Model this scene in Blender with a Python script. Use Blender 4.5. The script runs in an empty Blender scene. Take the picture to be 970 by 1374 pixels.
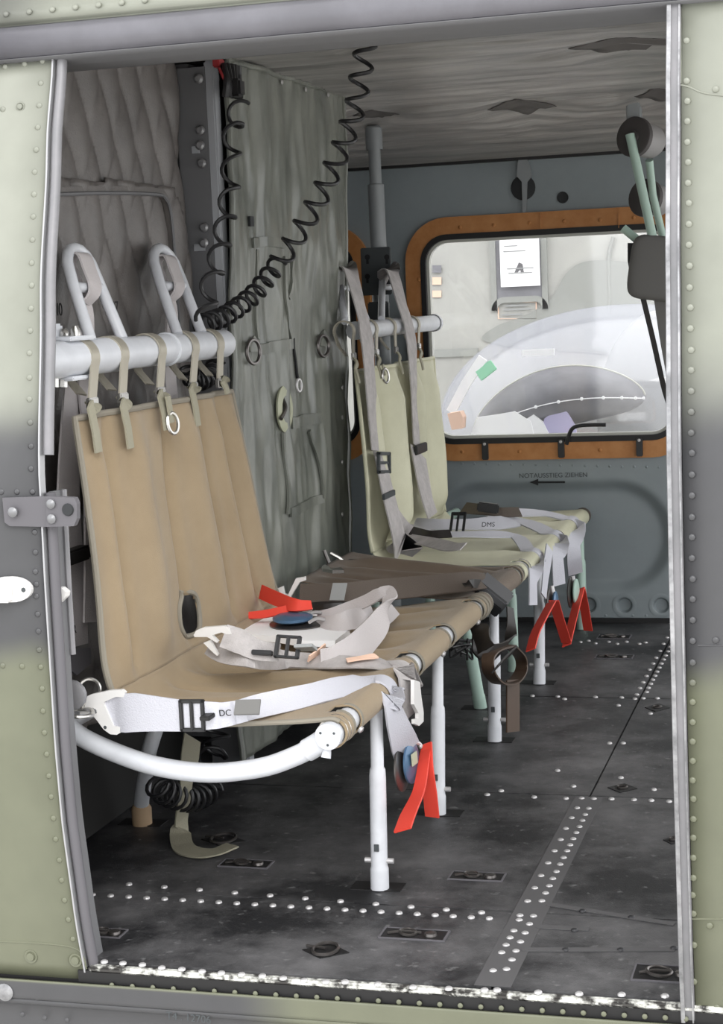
import bpy, bmesh, math, random
from mathutils import Vector, Matrix, noise
random.seed(7)
V = Vector
PI = math.pi
SC = bpy.context.scene
COL = SC.collection

# ------------------------------------------------------------------ camera
F = 2350.0
ROWX = V((0.96247881, -0.00972594, -0.27118249))   # world axes written in camera axes (right, down, forward)
ROWY = V((0.26787153, -0.12560289, 0.95523231))
ROWZ = V((-0.04335184, -0.99203292, -0.11828481))
CAM = V((0.0, -2.0, 0.8333))
cd = bpy.data.cameras.new('camera')
cam = bpy.data.objects.new('camera', cd)
COL.objects.link(cam)
right = V((ROWX.x, ROWY.x, ROWZ.x)); up = -V((ROWX.y, ROWY.y, ROWZ.y)); back = -V((ROWX.z, ROWY.z, ROWZ.z))
m3 = Matrix((right, up, back)).transposed()
cam.matrix_world = Matrix.Translation(CAM) @ m3.to_4x4()
cd.sensor_fit = 'VERTICAL'; cd.sensor_height = 36.0; cd.lens = F / 1374.0 * 36.0
cd.clip_start = 0.05; cd.clip_end = 200
SC.camera = cam

# ------------------------------------------------------------------ world: overcast sky
w = bpy.data.worlds.new('overcast_sky'); SC.world = w; w.use_nodes = True
nt = w.node_tree; nt.nodes.clear()
wo = nt.nodes.new('ShaderNodeOutputWorld'); bg = nt.nodes.new('ShaderNodeBackground')
tc = nt.nodes.new('ShaderNodeTexCoord'); sx = nt.nodes.new('ShaderNodeSeparateXYZ'); cr = nt.nodes.new('ShaderNodeValToRGB')
cr.color_ramp.elements[0].position = 0.0; cr.color_ramp.elements[0].color = (0.86, 0.88, 0.90, 1)
cr.color_ramp.elements[1].position = 1.0; cr.color_ramp.elements[1].color = (1.0, 1.0, 1.0, 1)
nt.links.new(tc.outputs['Generated'], sx.inputs[0]); nt.links.new(sx.outputs['Z'], cr.inputs[0])
nt.links.new(cr.outputs[0], bg.inputs[0]); nt.links.new(bg.outputs[0], wo.inputs[0])
bg.inputs[1].default_value = 1.0
sd = bpy.data.lights.new('sun', 'SUN'); sd.energy = 0.4; sd.angle = math.radians(30); sd.color = (1, 0.98, 0.95)
so = bpy.data.objects.new('sun', sd); COL.objects.link(so)
so.rotation_euler = (V((-0.35, 0.75, -0.62))).to_track_quat('-Z', 'Y').to_euler()
SC.view_settings.view_transform = 'Standard'; SC.view_settings.look = 'None'
SC.view_settings.gamma = 1.0; SC.view_settings.use_curve_mapping = False
SC.view_settings.exposure = 1.42

# ------------------------------------------------------------------ helpers
def W(u, v, axis, val):
    """the point of the plane axis=val seen at picture position (u, v)"""
    c = V((u - 485.0, v - 687.0, F))
    d = V((ROWX.dot(c), ROWY.dot(c), ROWZ.dot(c)))
    t = (val - CAM[axis]) / d[axis]
    return CAM + d * t
def X(u, v, a): return W(u, v, 0, a)
def Y(u, v, a): return W(u, v, 1, a)
def Z(u, v, a): return W(u, v, 2, a)

def lin(c):
    return tuple(((x / 255.0) / 12.92 if x / 255.0 <= 0.04045 else ((x / 255.0 + 0.055) / 1.055) ** 2.4) for x in c)

def sm(pts, n=6, closed=False):
    """Catmull-Rom through pts"""
    pts = [V(p) for p in pts]; out = []
    N = len(pts)
    for i in range(N if closed else N - 1):
        p1, p2 = pts[i], pts[(i + 1) % N]
        p0 = pts[(i - 1) % N] if closed or i > 0 else p1 * 2 - p2
        p3 = pts[(i + 2) % N] if closed or i + 2 < N else p2 * 2 - p1
        for k in range(n):
            t = k / n
            out.append(0.5 * ((2 * p1) + (p2 - p0) * t + (2 * p0 - 5 * p1 + 4 * p2 - p3) * t * t + (3 * p1 - p0 - 3 * p2 + p3) * t ** 3))
    if not closed: out.append(pts[-1])
    return out

MATS = {}
def mat(name, rgb, rough=0.6, metal=0.0, rgb2=None, vscale=8.0, vmix=(0.35, 0.65), bump=0.0, bscale=200.0, stretch=None, spec=0.5, sheen=0.0, raw=False):
    m = bpy.data.materials.new(name); m.use_nodes = True
    t = m.node_tree; b = t.nodes['Principled BSDF']
    b.inputs['Roughness'].default_value = rough; b.inputs['Metallic'].default_value = metal
    b.inputs['Specular IOR Level'].default_value = spec
    if sheen: b.inputs['Sheen Weight'].default_value = sheen
    c1 = (*lin(rgb), 1); b.inputs['Base Color'].default_value = c1
    co = t.nodes.new('ShaderNodeTexCoord'); mp = t.nodes.new('ShaderNodeMapping')
    t.links.new(co.outputs['Object'], mp.inputs[0])
    if stretch: mp.inputs['Scale'].default_value = stretch
    if rgb2:
        n = t.nodes.new('ShaderNodeTexNoise'); n.inputs['Scale'].default_value = vscale; n.inputs['Detail'].default_value = 6; n.inputs['Roughness'].default_value = 0.65
        r = t.nodes.new('ShaderNodeValToRGB'); e = r.color_ramp.elements
        e[0].position = vmix[0]; e[0].color = c1; e[1].position = vmix[1]; e[1].color = (*lin(rgb2), 1)
        t.links.new(mp.outputs[0], n.inputs['Vector']); t.links.new(n.outputs['Fac'], r.inputs[0]); t.links.new(r.outputs[0], b.inputs['Base Color'])
    if bump:
        n2 = t.nodes.new('ShaderNodeTexNoise'); n2.inputs['Scale'].default_value = bscale; n2.inputs['Detail'].default_value = 3
        bp = t.nodes.new('ShaderNodeBump'); bp.inputs['Strength'].default_value = bump; bp.inputs['Distance'].default_value = 0.002
        t.links.new(mp.outputs[0], n2.inputs['Vector']); t.links.new(n2.outputs['Fac'], bp.inputs['Height']); t.links.new(bp.outputs[0], b.inputs['Normal'])
    MATS[name] = m
    return m

class MB:
    def __init__(s): s.bm = bmesh.new()
    def box(s, c, size, R=None, bev=0.0):
        c = V(c); hs = V(size) * 0.5
        R = R or Matrix.Identity(3)
        vs = [s.bm.verts.new(c + R @ V((x * hs.x, y * hs.y, z * hs.z))) for x in (-1, 1) for y in (-1, 1) for z in (-1, 1)]
        fs = [(0, 1, 3, 2), (4, 6, 7, 5), (0, 4, 5, 1), (2, 3, 7, 6), (0, 2, 6, 4), (1, 5, 7, 3)]
        F_ = [s.bm.faces.new([vs[i] for i in f]) for f in fs]
        if bev > 0:
            es = list({e for f in F_ for e in f.edges})
            bmesh.ops.bevel(s.bm, geom=es, offset=bev, segments=2, affect='EDGES')
        return s
    def tube(s, path, r, seg=12, caps=True, closed=False):
        path = [V(p) for p in path]; n = len(path)
        rs = r if isinstance(r, (list, tuple)) else [r] * n
        rings = []; prevn = None
        for i, p in enumerate(path):
            a = path[(i - 1) % n] if (closed or i > 0) else p
            b = path[(i + 1) % n] if (closed or i < n - 1) else p
            tn = (b - a); tn = tn.normalized() if tn.length > 1e-9 else V((0, 0, 1))
            if prevn is None:
                h = V((0, 0, 1)) if abs(tn.z) < 0.9 else V((1, 0, 0))
                nn = (h - tn * h.dot(tn)).normalized()
            else:
                nn = prevn - tn * prevn.dot(tn)
                nn = nn.normalized() if nn.length > 1e-6 else prevn
            prevn = nn; bb = tn.cross(nn)
            rings.append([s.bm.verts.new(p + (nn * math.cos(2 * PI * k / seg) + bb * math.sin(2 * PI * k / seg)) * rs[i]) for k in range(seg)])
        for i in range(n if closed else n - 1):
            A, B = rings[i], rings[(i + 1) % n]
            for k in range(seg):
                s.bm.faces.new((A[k], A[(k + 1) % seg], B[(k + 1) % seg], B[k]))
        if caps and not closed:
            s.bm.faces.new(list(reversed(rings[0]))); s.bm.faces.new(rings[-1])
        return s
    def ribbon(s, path, wd, wid, t=0.0022):
        path = [V(p) for p in path]; n = len(path); prev = None
        wds = wd if isinstance(wd, list) else [wd] * n
        wis = wid if isinstance(wid, list) else [wid] * n
        for i, p in enumerate(path):
            a = path[max(0, i - 1)]; b = path[min(n - 1, i + 1)]
            tn = (b - a).normalized(); wv = V(wds[i]); wv = (wv - tn * wv.dot(tn)).normalized(); nn = tn.cross(wv)
            q = [s.bm.verts.new(p + wv * (wis[i] * 0.5) * sx_ + nn * (t * 0.5) * sy_) for sx_, sy_ in ((-1, -1), (1, -1), (1, 1), (-1, 1))]
            if prev:
                for k in range(4): s.bm.faces.new((prev[k], prev[(k + 1) % 4], q[(k + 1) % 4], q[k]))
            else: s.bm.faces.new(list(reversed(q)))
            prev = q
        s.bm.faces.new(prev)
        return s
    def lathe(s, prof, c, axis, seg=16):
        """prof: list of (radius, height along axis)"""
        c = V(c); ax = V(axis).normalized()
        h = V((0, 0, 1)) if abs(ax.z) < 0.9 else V((1, 0, 0))
        a = (h - ax * h.dot(ax)).normalized(); b = ax.cross(a)
        prev = None
        for (r, z) in prof:
            if r < 1e-6: ring = [s.bm.verts.new(c + ax * z)]
            else: ring = [s.bm.verts.new(c + ax * z + (a * math.cos(2 * PI * k / seg) + b * math.sin(2 * PI * k / seg)) * r) for k in range(seg)]
            if prev:
                if len(prev) == 1 and len(ring) > 1:
                    for k in range(seg): s.bm.faces.new((prev[0], ring[k], ring[(k + 1) % seg]))
                elif len(ring) == 1 and len(prev) > 1:
                    for k in range(seg): s.bm.faces.new((prev[k], ring[0], prev[(k + 1) % seg]))
                elif len(ring) > 1:
                    for k in range(seg): s.bm.faces.new((prev[k], prev[(k + 1) % seg], ring[(k + 1) % seg], ring[k]))
            prev = ring
        return s
    def prism(s, pts, d):
        """outline pts (3D, planar) extruded by vector d"""
        d = V(d); A = [s.bm.verts.new(V(p)) for p in pts]; B = [s.bm.verts.new(V(p) + d) for p in pts]
        n = len(A)
        f1 = s.bm.faces.new(A); f2 = s.bm.faces.new(list(reversed(B)))
        for k in range(n): s.bm.faces.new((A[k], B[k], B[(k + 1) % n], A[(k + 1) % n]))
        f1.normal_update(); f2.normal_update()
        bmesh.ops.triangulate(s.bm, faces=[f1, f2], quad_method='BEAUTY', ngon_method='EAR_CLIP')
        return s
    def grid(s, fn, nu, nv, keep=None):
        vs = [[s.bm.verts.new(fn(i / nu, j / nv)) for j in range(nv + 1)] for i in range(nu + 1)]
        for i in range(nu):
            for j in range(nv):
                if keep and not keep((i + 0.5) / nu, (j + 0.5) / nv): continue
                s.bm.faces.new((vs[i][j], vs[i + 1][j], vs[i + 1][j + 1], vs[i][j + 1]))
        bmesh.ops.delete(s.bm, geom=[v for v in s.bm.verts if not v.link_faces], context='VERTS')
        return s
    def ring(s, c, axis, R, r, seg=24, rs=8, ell=None):
        c = V(c); ax = V(axis).normalized(); h = V((0, 0, 1)) if abs(ax.z) < 0.9 else V((1, 0, 0))
        a = (h - ax * h.dot(ax)).normalized(); b = ax.cross(a); ea, eb = ell or (1, 1)
        return s.tube([c + a * math.cos(2 * PI * k / seg) * R * ea + b * math.sin(2 * PI * k / seg) * R * eb for k in range(seg)], r, rs, closed=True)
    def frame(s, outer, inner, d):
        """closed ring between two outlines with the same count, extruded by d"""
        d = V(d); n = len(outer)
        o = [s.bm.verts.new(V(p)) for p in outer]; i_ = [s.bm.verts.new(V(p)) for p in inner]
        o2 = [s.bm.verts.new(V(p) + d) for p in outer]; i2 = [s.bm.verts.new(V(p) + d) for p in inner]
        for k in range(n):
            j = (k + 1) % n
            s.bm.faces.new((o[k], o[j], i_[j], i_[k])); s.bm.faces.new((o2[k], i2[k], i2[j], o2[j]))
            s.bm.faces.new((o[k], o2[k], o2[j], o[j])); s.bm.faces.new((i_[k], i_[j], i2[j], i2[k]))
        return s
    def build(s, name, m, parent=None, smooth=True, solid=0.0, soff=0.0, sub=0):
        bmesh.ops.recalc_face_normals(s.bm, faces=s.bm.faces) if not solid else None
        me = bpy.data.meshes.new(name); s.bm.to_mesh(me); s.bm.free()
        me.materials.append(MATS[m] if isinstance(m, str) else m)
        if smooth:
            me.shade_smooth()
            if not solid: me.set_sharp_from_angle(angle=math.radians(38))
        return link(name, me, parent, solid, soff, sub)

def link(name, me, parent=None, solid=0.0, soff=0.0, sub=0):
    o = bpy.data.objects.new(name, me); COL.objects.link(o)
    if parent: adopt(o, parent)
    if solid:
        md = o.modifiers.new('thick', 'SOLIDIFY'); md.thickness = solid; md.offset = soff
    if sub:
        md = o.modifiers.new('sub', 'SUBSURF'); md.levels = sub; md.render_levels = sub
    return o

def wloc(p):
    l = V(p.location)
    while p.parent: p = p.parent; l += p.location
    return l
def adopt(o, parent):
    o.parent = parent; o.matrix_parent_inverse = Matrix.Translation(-wloc0(parent))
ORI = {}
def wloc0(p):
    return ORI.get(p.name, V((0, 0, 0)))

def thing(name, label, cat, loc=(0, 0, 0), group=None):
    o = bpy.data.objects.new(name, None); COL.objects.link(o); o.location = loc; o.empty_display_size = 0.05
    ORI[o.name] = V(loc); o['label'] = label; o['category'] = cat
    if group: o['group'] = group
    return o
def tag(o, label, cat, group=None):
    o['label'] = label; o['category'] = cat
    if group: o['group'] = group
    return o
def struct(o, label, cat=None):
    o['kind'] = 'structure'; o['label'] = label; o['category'] = cat or o.name.split('.')[0].split('_')[0]
    return o

def scatter(name, me, locs, parent, rots=None):
    """alike small pieces sharing one mesh, each its own part"""
    for i, p in enumerate(locs):
        o = bpy.data.objects.new(name, me); COL.objects.link(o); o.location = p
        if rots: o.rotation_euler = rots[i]
        adopt(o, parent)

def text(name, body, size, loc, m, parent=None, rot=(PI / 2, 0, 0), depth=0.0004, sx_=1.0, align='CENTER'):
    cu = bpy.data.curves.new(name, 'FONT'); cu.body = body; cu.size = size; cu.align_x = align; cu.align_y = 'CENTER'; cu.extrude = depth
    tmp = bpy.data.objects.new('tmp_text', cu); COL.objects.link(tmp)
    dg = bpy.context.evaluated_depsgraph_get(); me = bpy.data.meshes.new_from_object(tmp.evaluated_get(dg))
    bpy.data.objects.remove(tmp); bpy.data.curves.remove(cu)
    M_ = rot if isinstance(rot, Matrix) else None
    if M_ is None:
        from mathutils import Euler
        M_ = Euler(rot).to_matrix()
    me.transform(Matrix.Translation(V(loc)) @ M_.to_4x4() @ Matrix.Diagonal((sx_, 1, 1, 1)))
    me.materials.clear(); me.materials.append(MATS[m]); me.name = name
    return link(name, me, parent)

def sstep(a, b, x):
    t = max(0.0, min(1.0, (x - a) / (b - a))); return t * t * (3 - 2 * t)

def rrect(x0, x1, z0, z1, r, y, n=8):
    """rounded rectangle in the XZ plane at depth y"""
    out = []
    for cx, cz, a0 in ((x1 - r, z1 - r, 0), (x0 + r, z1 - r, 90), (x0 + r, z0 + r, 180), (x1 - r, z0 + r, 270)):
        for k in range(n + 1):
            a = math.radians(a0 + 90 * k / n); out.append(V((cx + r * math.cos(a), y, cz + r * math.sin(a))))
    return out

# ------------------------------------------------------------------ materials
def camo():
    m = bpy.data.materials.new('camouflage_paint'); m.use_nodes = True; t = m.node_tree; b = t.nodes['Principled BSDF']
    N = t.nodes.new; L = t.links.new
    co = N('ShaderNodeNewGeometry'); sp = N('ShaderNodeSeparateXYZ'); L(co.outputs['Position'], sp.inputs[0])
    n = N('ShaderNodeTexNoise'); n.inputs['Scale'].default_value = 3.2; n.inputs['Detail'].default_value = 2; L(co.outputs['Position'], n.inputs['Vector'])
    def mth(op, a, b_=None):
        k = N('ShaderNodeMath'); k.operation = op
        for i, q in enumerate((a, b_)):
            if q is None: continue
            if isinstance(q, (int, float)): k.inputs[i].default_value = q
            else: L(q, k.inputs[i])
        return k.outputs[0]
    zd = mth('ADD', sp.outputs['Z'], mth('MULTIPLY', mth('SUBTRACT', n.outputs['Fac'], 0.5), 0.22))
    def ramp(src, a, c):
        k = N('ShaderNodeMapRange'); k.interpolation_type = 'SMOOTHSTEP'; k.inputs[1].default_value = a; k.inputs[2].default_value = c; L(src, k.inputs[0]); return k.outputs[0]
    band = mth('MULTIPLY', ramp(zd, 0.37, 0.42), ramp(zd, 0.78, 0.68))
    top = mth('MULTIPLY', ramp(zd, 1.17, 1.21), mth('MULTIPLY', ramp(sp.outputs['X'], -0.95, -1.05), 0.5))
    low = mth('MULTIPLY', ramp(sp.outputs['Z'], -0.024, -0.028), ramp(sp.outputs['X'], -0.66, -0.76))
    f = mth('MAXIMUM', band, mth('MAXIMUM', top, low))
    mx = N('ShaderNodeMix'); mx.data_type = 'RGBA'; L(f, mx.inputs[0]); mx.inputs[6].default_value = (*lin((106, 108, 92)), 1); gm = N('ShaderNodeMix'); gm.data_type = 'RGBA'; L(ramp(zd, 0.62, 0.74), gm.inputs[0]); gm.inputs[6].default_value = (*lin((106, 108, 90)), 1); gm.inputs[7].default_value = (*lin((136, 138, 127)), 1); L(gm.outputs[2], mx.inputs[6]); mx.inputs[7].default_value = (*lin((72, 72, 74)), 1)  # green mixed paler towards the top: sky sheen painted into the camouflage colour
    # worn scuffing
    n2 = N('ShaderNodeTexNoise'); n2.inputs['Scale'].default_value = 25; n2.inputs['Detail'].default_value = 8; L(co.outputs['Position'], n2.inputs['Vector'])
    hs = N('ShaderNodeHueSaturation'); L(mx.outputs[2], hs.inputs['Color']); L(mth('ADD', mth('MULTIPLY', n2.outputs['Fac'], 0.24), 0.88), hs.inputs['Value'])
    L(hs.outputs[0], b.inputs['Base Color']); b.inputs['Roughness'].default_value = 0.42
    MATS['camo'] = m
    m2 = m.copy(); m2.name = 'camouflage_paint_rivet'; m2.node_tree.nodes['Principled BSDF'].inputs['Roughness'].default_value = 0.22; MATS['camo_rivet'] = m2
camo()

def floor_mat():
    m = bpy.data.materials.new('scuffed_nonslip_floor'); m.use_nodes = True; t = m.node_tree; b = t.nodes['Principled BSDF']
    N = t.nodes.new; L = t.links.new
    co = N('ShaderNodeTexCoord')
    n = N('ShaderNodeTexNoise'); n.inputs['Scale'].default_value = 3.5; n.inputs['Detail'].default_value = 8; n.inputs['Roughness'].default_value = 0.7; L(co.outputs['Object'], n.inputs['Vector'])
    r = N('ShaderNodeValToRGB'); e = r.color_ramp.elements; e[0].position = 0.42; e[0].color = (*lin((34, 34, 36)), 1); e[1].position = 0.68; e[1].color = (*lin((104, 103, 104)), 1); L(n.outputs['Fac'], r.inputs[0])
    n2 = N('ShaderNodeTexNoise'); n2.inputs['Scale'].default_value = 60; n2.inputs['Detail'].default_value = 6; L(co.outputs['Object'], n2.inputs['Vector'])
    r2 = N('ShaderNodeValToRGB'); e = r2.color_ramp.elements; e[0].position = 0.62; e[0].color = (0, 0, 0, 1); e[1].position = 0.78; e[1].color = (1, 1, 1, 1); L(n2.outputs['Fac'], r2.inputs[0])
    mx = N('ShaderNodeMix'); mx.data_type = 'RGBA'; L(r2.outputs[0], mx.inputs[0]); L(r.outputs[0], mx.inputs[6]); mx.inputs[7].default_value = (*lin((120, 120, 120)), 1)
    L(mx.outputs[2], b.inputs['Base Color']); b.inputs['Roughness'].default_value = 0.5
    n3 = N('ShaderNodeTexNoise'); n3.inputs['Scale'].default_value = 500; L(co.outputs['Object'], n3.inputs['Vector'])
    bp = N('ShaderNodeBump'); bp.inputs['Strength'].default_value = 0.5; bp.inputs['Distance'].default_value = 0.001; L(n3.outputs['Fac'], bp.inputs['Height']); L(bp.outputs[0], b.inputs['Normal'])
    MATS['floor'] = m
floor_mat()

def clear_mat(name, haze, rgb, gloss=0.06):
    m = bpy.data.materials.new(name); m.use_nodes = True; t = m.node_tree; t.nodes.clear(); N = t.nodes.new; L = t.links.new
    o = N('ShaderNodeOutputMaterial'); tr = N('ShaderNodeBsdfTransparent'); df = N('ShaderNodeBsdfDiffuse'); gl = N('ShaderNodeBsdfGlossy')
    df.inputs[0].default_value = (*lin(rgb), 1); gl.inputs['Roughness'].default_value = 0.05
    a = N('ShaderNodeMixShader'); a.inputs[0].default_value = haze; L(tr.outputs[0], a.inputs[1]); L(df.outputs[0], a.inputs[2])
    b = N('ShaderNodeMixShader'); b.inputs[0].default_value = gloss; L(a.outputs[0], b.inputs[1]); L(gl.outputs[0], b.inputs[2]); L(b.outputs[0], o.inputs[0])
    MATS[name] = m
clear_mat('plexiglass', 0.06, (235, 235, 238)); clear_mat('bubble_glass', 0.24, (188, 191, 206), 0.08)

mat('alu', (178, 178, 180), 0.35, 0.7, (120, 120, 122), 30)
mat('alu_worn', (235, 235, 228), 0.4, 0.3, (64, 62, 60), 42, (0.42, 0.56), 0.6, 160)
mat('strip_grey', (134, 132, 135), 0.45, 0.2, (118, 118, 120), 12)
mat('seal_grey', (92, 90, 94), 0.6)
mat('black_rubber', (22, 21, 22), 0.55)
mat('rivet_steel', (188, 186, 186), 0.38, 0.4)
mat('rivet_dark', (58, 58, 60), 0.5, 0.4)
mat('wall_grey', (140, 148, 151), 0.45, 0, (130, 138, 141), 5)
mat('hole_dark', (38, 40, 42), 0.7)
mat('ceiling_cloth', (188, 185, 182), 0.36, 0.35, (140, 138, 136), 9, (0.35, 0.65), 0.9, 60, (0.25, 3, 1))
mat('tuft_dark', (96, 92, 90), 0.6)
mat('quilt', (108, 103, 100), 0.42, 0, (86, 82, 80), 12, (0.3, 0.7), 0.3, 300)
mat('vinyl', (126, 128, 120), 0.3, 0, (92, 95, 89), 14, (0.35, 0.65), 0.3, 60, (1, 1, 0.35))
mat('vinyl_trim', (172, 174, 150), 0.55)
mat('housing', (104, 104, 106), 0.6)
mat('post_grey', (160, 162, 166), 0.5)
mat('tan', (150, 132, 105), 0.8, 0, (138, 120, 94), 9, (0.3, 0.7), 0.35, 900, sheen=0.15)
mat('brown', (112, 97, 82), 0.75, 0, (94, 80, 68), 8, (0.3, 0.7), 0.35, 900, sheen=0.1)
mat('brown_strap', (84, 74, 66), 0.75, 0, None, bump=0.4, bscale=700)
mat('cream', (204, 202, 176), 0.5, 0, (188, 186, 160), 8, (0.3, 0.7), 0.3, 700)
mat('binding', (132, 126, 114), 0.8)
mat('tube_white', (204, 206, 211), 0.35, 0, (186, 188, 193), 16, (0.45, 0.8))
mat('tube_green', (176, 200, 188), 0.4)
mat('tan_rubber', (172, 146, 116), 0.7)
mat('web_white', (192, 192, 200), 0.75, 0, None, bump=0.5, bscale=500)
mat('web_grey', (190, 185, 184), 0.7, 0, (160, 155, 154), 40, (0.3, 0.7), 0.5, 500)
mat('web_lilac', (186, 180, 180), 0.7, 0, None, bump=0.5, bscale=500)
mat('web_olive', (150, 146, 128), 0.75, 0, None, bump=0.5, bscale=500)
mat('web_black', (34, 30, 28), 0.5)
mat('web_brown', (74, 58, 46), 0.5)
mat('black_plastic', (32, 32, 34), 0.4)
mat('grey_box', (78, 78, 80), 0.5)
mat('white_plastic', (222, 220, 218), 0.4)
mat('steel', (190, 188, 184), 0.25, 0.9)
mat('steel_dark', (104, 100, 98), 0.3, 0.8)
mat('blue_enamel', (78, 108, 138), 0.3, 0.3)
mat('red', (220, 66, 50), 0.65)
mat('red_dull', (150, 40, 44), 0.6)
mat('orange_frame', (186, 130, 78), 0.55, 0, (164, 106, 54), 18, (0.35, 0.7))
mat('tag_grey', (150, 152, 152), 0.7)
mat('ink', (26, 26, 28), 0.8)
mat('ink_faint', (70, 74, 76), 0.8)
mat('paper', (248, 248, 250), 0.8)
mat('lilac', (196, 190, 226), 0.6)
mat('pad', (108, 107, 105), 0.75)
mat('drum', (72, 68, 68), 0.6)
mat('drum_body', (150, 148, 148), 0.5)
mat('pole_grey', (136, 140, 142), 0.45)
mat('plate_dark', (62, 66, 68), 0.55)
mat('hull', (172, 172, 167), 0.5, 0, (160, 160, 156), 4)
mat('hull_patch', (146, 148, 144), 0.5)
mat('canopy_white', (184, 184, 176), 0.3)
mat('cowl', (128, 128, 134), 0.5, 0, (100, 100, 106), 6)
mat('salmon', (236, 200, 178), 0.7)
mat('green_bright', (150, 218, 182), 0.6)
mat('strip_floor', (84, 83, 84), 0.55)
mat('lip_grey', (112, 111, 117), 0.4, 0.1, (96, 95, 100), 6)
mat('edge_alu', (168, 168, 170), 0.35, 0.4)
mat('bolt_grey', (128, 128, 130), 0.35, 0.5)
mat('concrete', (208, 206, 202), 0.9, 0, (190, 188, 185), 1.5)
mat('dusty_black', (32, 31, 30), 0.8)

# ================================================================== SETTING
def lerp_tab(tab, x):
    if x <= tab[0][0]: return tab[0][1]
    for (a, va), (b, vb) in zip(tab, tab[1:]):
        if x <= b:
            t = (x - a) / (b - a); t = t * t * (3 - 2 * t) * 0.4 + t * 0.6
            return va + (vb - va) * t
    return tab[-1][1]
SK = [(-0.03, 0.0), (0.07, -0.012), (0.195, -0.018), (0.3, -0.023), (0.486, -0.022), (0.64, -0.018), (0.857, 0.018), (1.043, 0.063), (1.16, 0.097), (1.3, 0.15)]
def ys(z): return lerp_tab(SK, z)
def SKIN(u, v, off=0.0):
    y = 0.0
    for _ in range(5):
        p = Y(u, v, y); y = ys(p.z) - off
    return Y(u, v, y)
def zc(y): return 1.172 + 0.103 * (1 - abs((y - 1.2) / 1.2) ** 4)
XAFT, XFWD, YFAR = -1.65, 0.85, 2.4

def rivet_mesh(name, m, r, h, axis, seg=8):
    b = MB(); b.lathe([(r, -0.0006), (r * 0.95, h * 0.5), (r * 0.6, h * 0.9), (0, h)], (0, 0, 0), axis, seg)
    bmesh.ops.recalc_face_normals(b.bm, faces=b.bm.faces)
    me = bpy.data.meshes.new(name); b.bm.to_mesh(me); b.bm.free(); me.materials.append(MATS[m]); me.shade_smooth(); return me

# ground outside
g = MB().box((0, 6, -0.72), (60, 60, 0.1)).build('ground', 'concrete', smooth=False)
struct(g, 'pale concrete apron the helicopter stands on', 'ground')

# floor: base and plates with open seams
floor = MB().box(((XAFT + XFWD) / 2, YFAR / 2, -0.02), (XFWD - XAFT, YFAR, 0.028)).build('floor', 'black_rubber', smooth=False)
struct(floor, 'black scuffed riveted cabin floor', 'floor')
sx1 = -0.431
seams_y = [0.006, 0.272, 0.838, 1.556, 2.39]
for a, b_ in ((XAFT + 0.01, sx1), (sx1, 0.35), (0.35, XFWD)):
    for c, d in zip(seams_y, seams_y[1:]):
        MB().box(((a + b_) / 2, (c + d) / 2, -0.0035), (b_ - a - 0.003, d - c - 0.003, 0.007), bev=0.0008).build('floor_panel', 'floor', floor, smooth=False)
# cover strips along the seams (low plates)
st = MB(); st.box((sx1, 0.42, 0.0003), (0.046, 0.82, 0.0012)); st.build('seam_strip', 'strip_floor', floor, smooth=False)
for vs_ in (((735, 1213), (905, 1240)), ((720, 1243), (790, 1247)), ((700, 1274), (905, 1274))):
    p, q = Z(*vs_[0], 0.001), Z(*vs_[1], 0.001)
    MB().ribbon([p, q], V((0, 0, 1)).cross((q - p).normalized()), 0.012, 0.0012).build('floor_strip', 'strip_floor', floor, smooth=False)
RV = []
for i in range(23): RV.append((124 + i * 24.2, 1201 + i * 1.45))
for i in range(11): RV.append((173 + i * 47.3, 1187 + i * 3.8))
RV += [(140, 1291), (165, 1293), (191, 1295), (217, 1299), (244, 1301), (271, 1304), (297, 1306), (324, 1308), (352, 1310), (380, 1313), (408, 1316), (437, 1318), (463, 1318), (507, 1321), (554, 1325), (602, 1327), (650, 1329), (667, 1329), (722, 1332), (777, 1334), (834, 1335), (892, 1337)]
z8 = lambda L: [(620 + x / 2.771, 1074 + y / 2.771) for x, y in L]
z5 = lambda L: [(640 + x / 2.939, 820 + y / 2.939) for x, y in L]
RV += z8([(427, 30), (407, 67), (385, 107), (366, 148), (343, 190), (319, 235), (293, 282), (270, 328), (243, 377), (215, 430), (212, 447), (192, 487), (178, 513), (163, 540), (147, 568), (115, 635), (470, 32), (457, 55), (447, 77), (436, 100), (424, 122), (413, 145), (401, 168), (390, 190), (377, 215), (364, 240), (350, 267), (337, 293), (324, 320), (310, 347), (296, 376), (265, 432), (250, 462), (234, 495), (217, 528), (200, 562), (185, 595), (165, 630)])
RV += z5([(630, 330), (642, 305), (655, 282), (668, 257), (680, 232), (695, 208), (706, 185), (722, 158), (735, 130), (750, 105), (765, 75), (668, 320), (676, 304), (685, 288), (693, 272), (702, 256), (710, 240), (719, 224), (727, 208), (736, 192), (744, 176), (753, 160), (761, 142), (769, 126)])
RV += z5([(225, 735), (350, 740), (412, 740), (460, 742), (530, 742), (618, 745), (687, 748), (757, 752), (380, 692), (567, 658), (697, 705), (317, 630), (522, 522), (576, 522), (218, 335), (318, 338), (345, 348), (467, 340), (570, 342), (622, 347), (655, 345), (711, 345), (557, 373), (683, 405), (408, 123), (440, 118), (467, 128), (520, 122), (553, 130), (590, 122), (640, 130), (665, 125), (95, 710), (40, 725)])
scatter('rivet', rivet_mesh('rivet', 'rivet_steel', 0.0052, 0.0032, (0, 0, 1)), [Z(u, v, 0.0002) for u, v in RV], floor)
scatter('dark_rivet', rivet_mesh('dark_rivet', 'rivet_dark', 0.005, 0.003, (0, 0, 1)), [Z(u, v, 0.0012) for u, v in z8([(448, 412), (630, 435), (418, 483), (386, 556), (590, 556), (788, 550)])], floor)

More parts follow.
